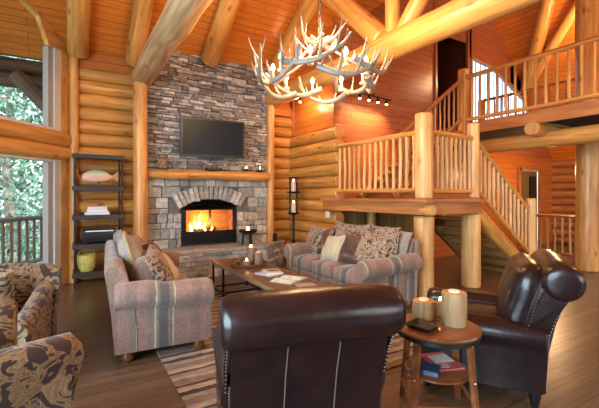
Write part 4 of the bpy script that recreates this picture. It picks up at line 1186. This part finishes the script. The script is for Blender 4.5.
# ------------------------------------------------------------------ floral armchairs (face +y)
def make_floral(label, loc, rz):
    t = thing('floral_armchair', label, 'armchair', loc, rz)
    W = .84
    mb = MB(); mb.rbox((0, .0, .23), (W-.16, .78, .30), .05, n=6); mb.build('seat_base', M['floral'], t)
    mb = MB(); mb.rbox((0, .08, .42), (W-.32, .66, .16), .06, puff=.02, n=8); mb.build('seat_cushion', M['floral'], t)
    for sg in (-1, 1):
        mb = MB(); rings = []
        for y, h, k in ((-.44, .80, .96), (-.40, .79, 1), (-.30, .74, 1), (-.15, .68, 1), (.05, .63, 1), (.25, .60, 1), (.37, .59, 1), (.40, .58, .92)):
            rg = arm_ring(0, W/2-.17, 1, h, .075, .10, .13); cx = W/2-.1
            rings.append([(sg*(cx+(p[1]-cx)*k), y-(.10 if y < -.2 else 0)*(p[2] > .3)*(p[2]-.3), p[2]) for p in rg])
        mb.loft(rings, uax=1); mb.build('arm', M['floral'], t, sharp=60)
    prof = [(-.36, .10), (-.40, .40), (-.47, .68), (-.52, .79), (-.50, .84), (-.44, .86), (-.38, .82), (-.33, .70), (-.28, .45), (-.26, .10)]
    mb = MB(); rings = []
    for x, k, dy in ((-.42, .96, .02), (-.39, 1, .01), (-.2, 1.02, -.02), (0, 1.03, -.03), (.2, 1.02, -.02), (.39, 1, .01), (.42, .96, .02)):
        rings.append([(x*(1 if z > .5 else .93), y+dy, z*k if z > .2 else z) for y, z in prof])
    mb.loft(rings, uax=0); mb.build('backrest', M['floral'], t, sharp=60)
    for sx in (-1, 1):
        for y in (-.30, .32):
            mb = MB(); mb.lathe((sx*.32, y, 0), [(.02, 0), (.028, .05), (.03, .10)], 10); mb.build('foot', M['round_wood'], t)
    return t
FA = make_floral('plum and gold floral armchair at the left edge by the window', (-.57, 3.82, 0), rad(-191))
FB = dup(FA, (-.54, 2.30, 0), rad(25), 'plum and gold floral armchair cropped in the bottom left corner')
pillow('plum floral pillow on the back of the armchair by the window', (-.62, 4.00, .50), .50, .44, .20, rad(-14), 0, rad(-191), 'floral')
pillow('plum floral pillow on the back of the armchair in the bottom left corner', (-.44, 2.12, .50), .56, .50, .22, rad(-10), 0, rad(25), 'floral')

# ------------------------------------------------------------------ shelf rack with things
SH = thing('shelf_rack', 'tall dark metal and wood shelf rack in the left corner', 'shelf', (.40, 7.25, 0))
SX0, SX1, SY0, SY1 = .05, .73, 7.04, 7.44
for x in (SX0, SX1):
    for y in (SY0, SY1):
        mb = MB(); mb.box((x, y, 1.08), (.028, .028, 2.16)); mb.build('post', M['dark_metal'], SH, True)
SHZ = [.22, .68, 1.15, 1.62, 2.14]
for z in SHZ:
    mb = MB(); mb.box(((SX0+SX1)/2, 7.24, z), (.74, .44, .05)); mb.box(((SX0+SX1)/2, 7.015, z-.015), (.76, .015, .07), None, (.6, .6, .6)); mb.build('shelf_board', M['dark_shelf'], SH, True, bevel=.004)
mb = MB()
for x in (SX0, SX1):
    for i in range(4): mb.tube([(x, SY0, SHZ[i]+.05), (x, SY1, SHZ[i+1]-.05)], .006, 6)
mb.build('side_brace', M['dark_metal'], SH, True)
# fish
t = thing('fish_sculpture', 'painted carved fish on a dark stand on the second shelf from the top', 'sculpture', (.40, 7.17, 1.645))
mb = MB(); rings = []
for k in range(13):
    f = k/12; x = -.24+.44*f; r_ = .105*math.sin(PI*(.10+.86*f))**.7*(1 if f < .8 else 1.0-(f-.8)*1.2)
    rings.append([(x, .035*math.cos(2*PI*j/12)*r_/.08, .15+r_*math.sin(2*PI*j/12)+.03*math.sin(f*3)) for j in range(12)])
mb.loft(rings)
fm, nt, b = mat('painted_fish'); tc = N(nt, 'ShaderNodeTexCoord'); sp = N(nt, 'ShaderNodeSeparateXYZ'); nt.links.new(tc.outputs['Generated'], sp.inputs[0])
rp = ramp(nt, [(0, (.62, .55, .45)), (.4, (.70, .38, .30)), (.62, (.55, .50, .36)), (1, (.10, .26, .22))]); nt.links.new(sp.outputs[2], rp.inputs[0]); nt.links.new(rp.outputs[0], b.inputs['Base Color']); b.inputs['Roughness'].default_value = .3
mb.build('fish_body', fm, t)
mb = MB(); mb.loft([[(.19, -.006, .15), (.19, .006, .15), (.19, .006, .18), (.19, -.006, .18)], [(.29, -.004, .08), (.29, .004, .08), (.29, .004, .26), (.29, -.004, .26)]]); mb.build('tail_fin', plain('fin_orange', (.55, .28, .12), .5), t)
mb = MB(); mb.loft([[(-.06, -.004, .22), (-.06, .004, .22), (-.06, .004, .235), (-.06, -.004, .235)], [(.07, -.004, .22), (.07, .004, .22), (.05, .004, .275), (.05, -.004, .275)]]); mb.build('back_fin', plain('fin_teal', (.12, .30, .25), .5), t)
mb = MB(); mb.tube([(0, 0, .02), (0, 0, .10)], .012, 8); mb.rbox((0, 0, .015), (.42, .14, .03), .01, n=3); mb.build('stand', M['dark_shelf'], t)
for i, (w, z, c, lab) in enumerate(((.36, 0, (.66, .70, .76), 'wide pale flat box under the smaller one on the middle shelf'), (.30, .045, (.72, .76, .82), 'middle white flat box in the pile on the middle shelf'), (.28, .09, (.60, .66, .74), 'top pale blue box of the pile on the middle shelf'))):
    mb = MB(); mb.box((0, 0, .021), (w, .24, .042)); o = mb.build('flat_box', plain('box_card', c, .5), bevel=.003); o.location = (.37, 7.16, 1.176+z); tag(o, lab, 'box')
t = thing('printer', 'black printer with a white front strip on the fourth shelf', 'printer', (.40, 7.20, .706))
mb = MB(); mb.rbox((0, 0, .12), (.50, .34, .20), .02, n=4); mb.rbox((0, .02, .24), (.46, .26, .05), .015, n=3); mb.build('casing', M['black'], t)
mb = MB(); mb.box((0, -.172, .205), (.40, .012, .018)); mb.build('front_strip', M['white_paper'], t)
mb = MB(); mb.box((0, -.19, .05), (.30, .08, .012)); mb.build('paper_tray', M['black'], t)
mb = MB()
for x in (-.2, .2):
    for y in (-.12, .12): mb.lathe((x, y, 0), [(.015, 0), (.015, .025)], 8)
mb.build('foot', M['black'], t)
t = thing('wicker_basket', 'yellow-green woven basket on the bottom shelf', 'basket', (.22, 7.20, .246))
mb = MB(); mb.lathe((0, 0, 0), [(.09, 0), (.125, .06), (.14, .20), (.135, .27), (.12, .27), (.12, .18), (.08, .02)], 18); mb.build('basket_body', plain('lime_wicker', (.48, .46, .12), .7, noise=.4, nsc=40, bst=.6), t)
mb = MB(); mb.tube([(-.13, 0, .25), (-.10, 0, .33), (0, 0, .36), (.10, 0, .33), (.13, 0, .25)], .008, 6); mb.build('handle', plain('lime_handle', (.35, .33, .09), .7), t)

# tall candle stand
t = thing('floor_candle_stand', 'tall black iron stand with two candles beside the log wall', 'candle stand', (3.93, 6.78, 0))
mb = MB(); mb.lathe((0, 0, 0), [(.15, 0), (.15, .02), (.05, .05), (.03, .12), (.024, .5), (.045, .55), (.024, .6), (.022, 1.06), (.03, 1.09)], 16); mb.build('pole', M['black_metal'], t)
mb = MB(); mb.lathe((0, 0, 1.09), [(.04, 0), (.11, .02), (.12, .045), (.11, .05), (.04, .03)], 18)
for k in range(4): a = PI/2*k+.4; mb.tube([(.10*math.cos(a), .10*math.sin(a), 1.12), (.10*math.cos(a), .10*math.sin(a), 1.54)], .010, 6)
mb.lathe((0, 0, 1.53), [(.08, 0), (.14, .015), (.15, .04), (.14, .045), (.02, .03)], 18); mb.build('candle_tray', M['black_metal'], t)
for z, lab in ((1.14, 0), (1.575, 0)):
    mb = MB(); mb.lathe((0, 0, z), [(.05, 0), (.05, .20), (.04, .205)], 16); c = mb.build('candle', plain('stand_wax', (.75, .55, .40), .5), t)
    mb = MB(); mb.sphere((0, 0, z+.225), .013, 8, sz=1.7); mb.build('candle_flame', M['flame'], c)
mb = MB()
for k in range(4): a = PI/2*k+.4; mb.tube([(.10*math.cos(a), .10*math.sin(a), 1.57), (.10*math.cos(a), .10*math.sin(a), 1.86)], .010, 6)
mb.tube([(.10*math.cos(q), .10*math.sin(q), 1.86) for q in [2*PI*i/16 for i in range(16)]], .007, 6, closed=True); mb.build('candle_cage', M['black_metal'], t)
# light switch
t = thing('light_switch', 'pale double light switch plate on the log wall above the sofa', 'light switch', (4.262, 6.03, 1.06))
mb = MB(); mb.rbox((0, 0, .06), (.012, .15, .12), .004, n=3); mb.build('plate', plain('ivory_plastic', (.8, .76, .66), .4), t)
for y in (-.035, .035):
    mb = MB(); mb.box((-.010, y, .06), (.012, .025, .05)); mb.build('rocker', plain('white_plastic', (.85, .83, .78), .4), t)

# ------------------------------------------------------------------ outside the window
mb = MB(); mb.quad([(-40, -20, -3.0), (30, -20, -3.0), (30, 50, -3.0), (-40, 50, -3.0)]); o = struct(mb, 'ground', M['grass'])
mb = MB(); mb.box((-3.6, 8.2, -.1), (5.4, 5.4, .12), rotz(ang3)); o = mb.build('porch_deck', M['deck']); o['kind'] = 'structure'
def op(t, o, z): return C0 + D3*t + OUT*o + Vector((0, 0, z))
# porch roof, logs and brace outside the glass
mb = MB(); mb.quad([(-7, 10.0, 4.42), (1.6, 10.0, 4.42), (1.6, 5.6, 5.6), (-7, 5.6, 5.6)]); o = mb.build('porch_roof', M['porch_wood']); o['kind'] = 'structure'
one_log('porch_beam', (-6, 9.85, 4.20), (1.2, 9.85, 4.20), .155, 'upper dark log beam of the porch seen through the window', 'beam', None, 'porch_log')
one_log('porch_beam', (-6, 9.85, 3.89), (1.2, 9.85, 3.89), .155, 'lower dark log beam of the porch seen through the window', 'beam', None, 'porch_log')
one_log('porch_brace', (-.42, 9.70, 3.36), (-1.0, 9.70, 4.0), .15, 'slanting log brace end under the porch beams', 'beam', None, 'porch_log')
t = railing('dark wooden deck railing outside the window', op(-1.8, 2.1, -.04), op(4.5, 2.1, -.04), 1.04, .10, 34, 'porch_log', 'porch_log', rr=.05, br=.03, name='deck_railing')
def tree(label, x, y, h, rr, m_, n, tm='bark', z0=-3):
    t = thing('tree', label, 'tree', (x, y, z0), 0, 'trees outside')
    mb = MB(); mb.tube([(0, 0, 0), (.1, 0, h*.3), (-.1, .1, h*.6), (0, 0, h*.95)], [.22, .17, .11, .03], 8)
    for k in range(9):
        z = h*(.25+.07*k); a = R.uniform(0, 2*PI); L = rr*R.uniform(.5, .95)
        mb.tube([(0, 0, z), (L*.5*math.cos(a), L*.5*math.sin(a), z+L*.35), (L*math.cos(a), L*math.sin(a), z+L*.6)], [.07, .04, .015], 6)
    mb.build('trunk', M[tm], t)
    mb = MB()
    for i in range(n):
        f = R.uniform(.08, 1); a = R.uniform(0, 2*PI); q = rr*(1-.75*abs(f-.4))*math.sqrt(R.random())
        p = Vector((q*math.cos(a), q*math.sin(a), h*f)); s_ = R.uniform(.05, .12)
        u = Vector((R.uniform(-1, 1), R.uniform(-1, 1), R.uniform(-1, 1))).normalized(); w = u.orthogonal().normalized()
        k = R.uniform(.5, 1.3)
        mb.face([mb.bm.verts.new(p+u*s_), mb.bm.verts.new(p+w*s_*.6), mb.bm.verts.new(p-u*s_), mb.bm.verts.new(p-w*s_*.6)], None, (k, k*R.uniform(.9, 1.1), k))
    o = mb.build('foliage', M[m_], t); o['kind'] = 'stuff'
tree('leafy green tree behind the deck railing near the window post', -1.6, 14.5, 9, 2.8, 'leaf', 6500)
tree('leafy green tree at the left edge of the window', -5.6, 15.5, 9, 3.0, 'leaf', 6500)
tree('pale green tree farther off between the two nearer ones', -4.0, 20, 11, 3.6, 'leaf_pale', 6500)
tree('distant pale tree to the right behind the others', -.8, 23, 12, 3.8, 'leaf_pale', 3600)
tree('distant pale tree to the left', -9, 22, 12, 4.0, 'leaf_pale', 3000)
t = thing('birch_tree', 'bare leaning pale birch trunk outside the window', 'tree', (-3.6, 11.2, -3))
mb = MB(); mb.tube([(-1.4, -.3, 0), (-1.0, -.2, 2.4), (-.4, 0, 4.1), (.2, .1, 5.0), (.9, .1, 5.9), (1.3, .2, 6.8)], [.09, .075, .06, .045, .03, .015], 8)
mb.tube([(-.4, 0, 4.1), (-.5, 0, 5.2), (-.3, 0, 6.4)], [.04, .03, .012], 6); mb.build('trunk', M['birch'], t)
# snowy-bright bank of a neighbouring roof
# ------------------------------------------------------------------ light
w = bpy.data.worlds.new('sky'); SC.world = w; w.use_nodes = True; nt = w.node_tree
bg = nt.nodes['Background']; sk = N(nt, 'ShaderNodeTexSky'); sk.sky_type = 'NISHITA'; sk.sun_disc = False; sk.sun_elevation = rad(38); sk.sun_rotation = rad(200); sk.air_density = 1.2; sk.dust_density = 3
mxs = N(nt, 'ShaderNodeMix', data_type='RGBA'); mxs.inputs[0].default_value = .45; mxs.inputs[7].default_value = (3.2, 3.5, 3.8, 1)
nt.links.new(sk.outputs[0], mxs.inputs[6]); nt.links.new(mxs.outputs[2], bg.inputs['Color']); bg.inputs['Strength'].default_value = .36
def light(kind, name, loc, power, col=(1, 1, 1), size=.1, rot=None, sy=None, spot=None):
    l = bpy.data.lights.new(name, kind); l.energy = power; l.color = col
    if kind == 'AREA':
        l.size = size
        if sy: l.shape = 'RECTANGLE'; l.size_y = sy
    elif kind in ('POINT', 'SPOT'): l.shadow_soft_size = size
    if spot: l.spot_size = spot; l.spot_blend = .8
    o = bpy.data.objects.new(name, l); COL.objects.link(o); o.location = loc
    if rot: o.rotation_euler = rot
    return o
DAY = (.86, .93, 1.0); WARM = (1, .62, .30)
light('AREA', 'daylight_near_fill', (4.0, -4.15, 2.0), 45, DAY, 3.6, (rad(90), 0, 0), 1.7)  # area lights added at the unseen near openings to even out the daylight
light('AREA', 'daylight_near_fill', (9.6, -4.15, 2.3), 35, DAY, 4, (rad(90), 0, 0), 2.2)
light('AREA', 'daylight_left_fill', (X1+.05, .2, 2.0), 420, (.62, .84, 1.0), 5, (rad(90), 0, rad(-90)), 3)  # cool area light added at the unseen left opening as daylight
s_ = light('SUN', 'sun', (0, 0, 20), 2.6, (1, .97, .92)); s_.data.angle = rad(6); s_.rotation_euler = (rad(40), 0, rad(25))
for x, y in bulbs: light('POINT', 'chandelier_bulb', (2.27+x, 3.36+y, 2.72+.21), 3.5, WARM, .04)
for q in tl: light('SPOT', 'track_lamp', q+Vector((0, 0, -.06)), 26, WARM, .03, (rad(25), 0, 0), spot=rad(110))
for q in tl2: light('POINT', 'track_lamp', q+Vector((-.05, 0, -.1)), 8, WARM, .03)
light('POINT', 'chandelier_fill', (2.27, 3.36, 3.35), 125, WARM, .25)  # added point above the ring, supplements the weak bulbs
light('POINT', 'fire_glow', (2.30, 7.58, .95), 10, (1, .42, .12), .08)
light('POINT', 'entry_fill', (6.6, .3, 3.6), 120, (1, .56, .22), .2)  # unseen light added to warm the floor on the right
# unseen fill lights without fixtures: back hall, loft, under the landing
light('POINT', 'hall_fill', (10.2, 4.8, 2.1), 50, WARM, .1)
light('POINT', 'loft_fill', (9.8, 4.0, 5.0), 55, WARM, .15)
light('POINT', 'under_landing_fill', (4.9, 4.8, 1.1), 2, WARM, .1)

# ------------------------------------------------------------------ camera and view
cam = bpy.data.cameras.new('camera'); co = bpy.data.objects.new('camera', cam); COL.objects.link(co)
co.location = (0, 0, 1.5); co.rotation_euler = (rad(90), 0, rad(-31))
cam.sensor_width = 36; cam.lens = 380/599*36; cam.shift_y = -9/599; cam.clip_start = .05
SC.camera = co
SC.view_settings.view_transform = 'Standard'; SC.view_settings.look = 'None'; SC.view_settings.gamma = 1
SC.view_settings.use_curve_mapping = False; SC.view_settings.exposure = 0.75
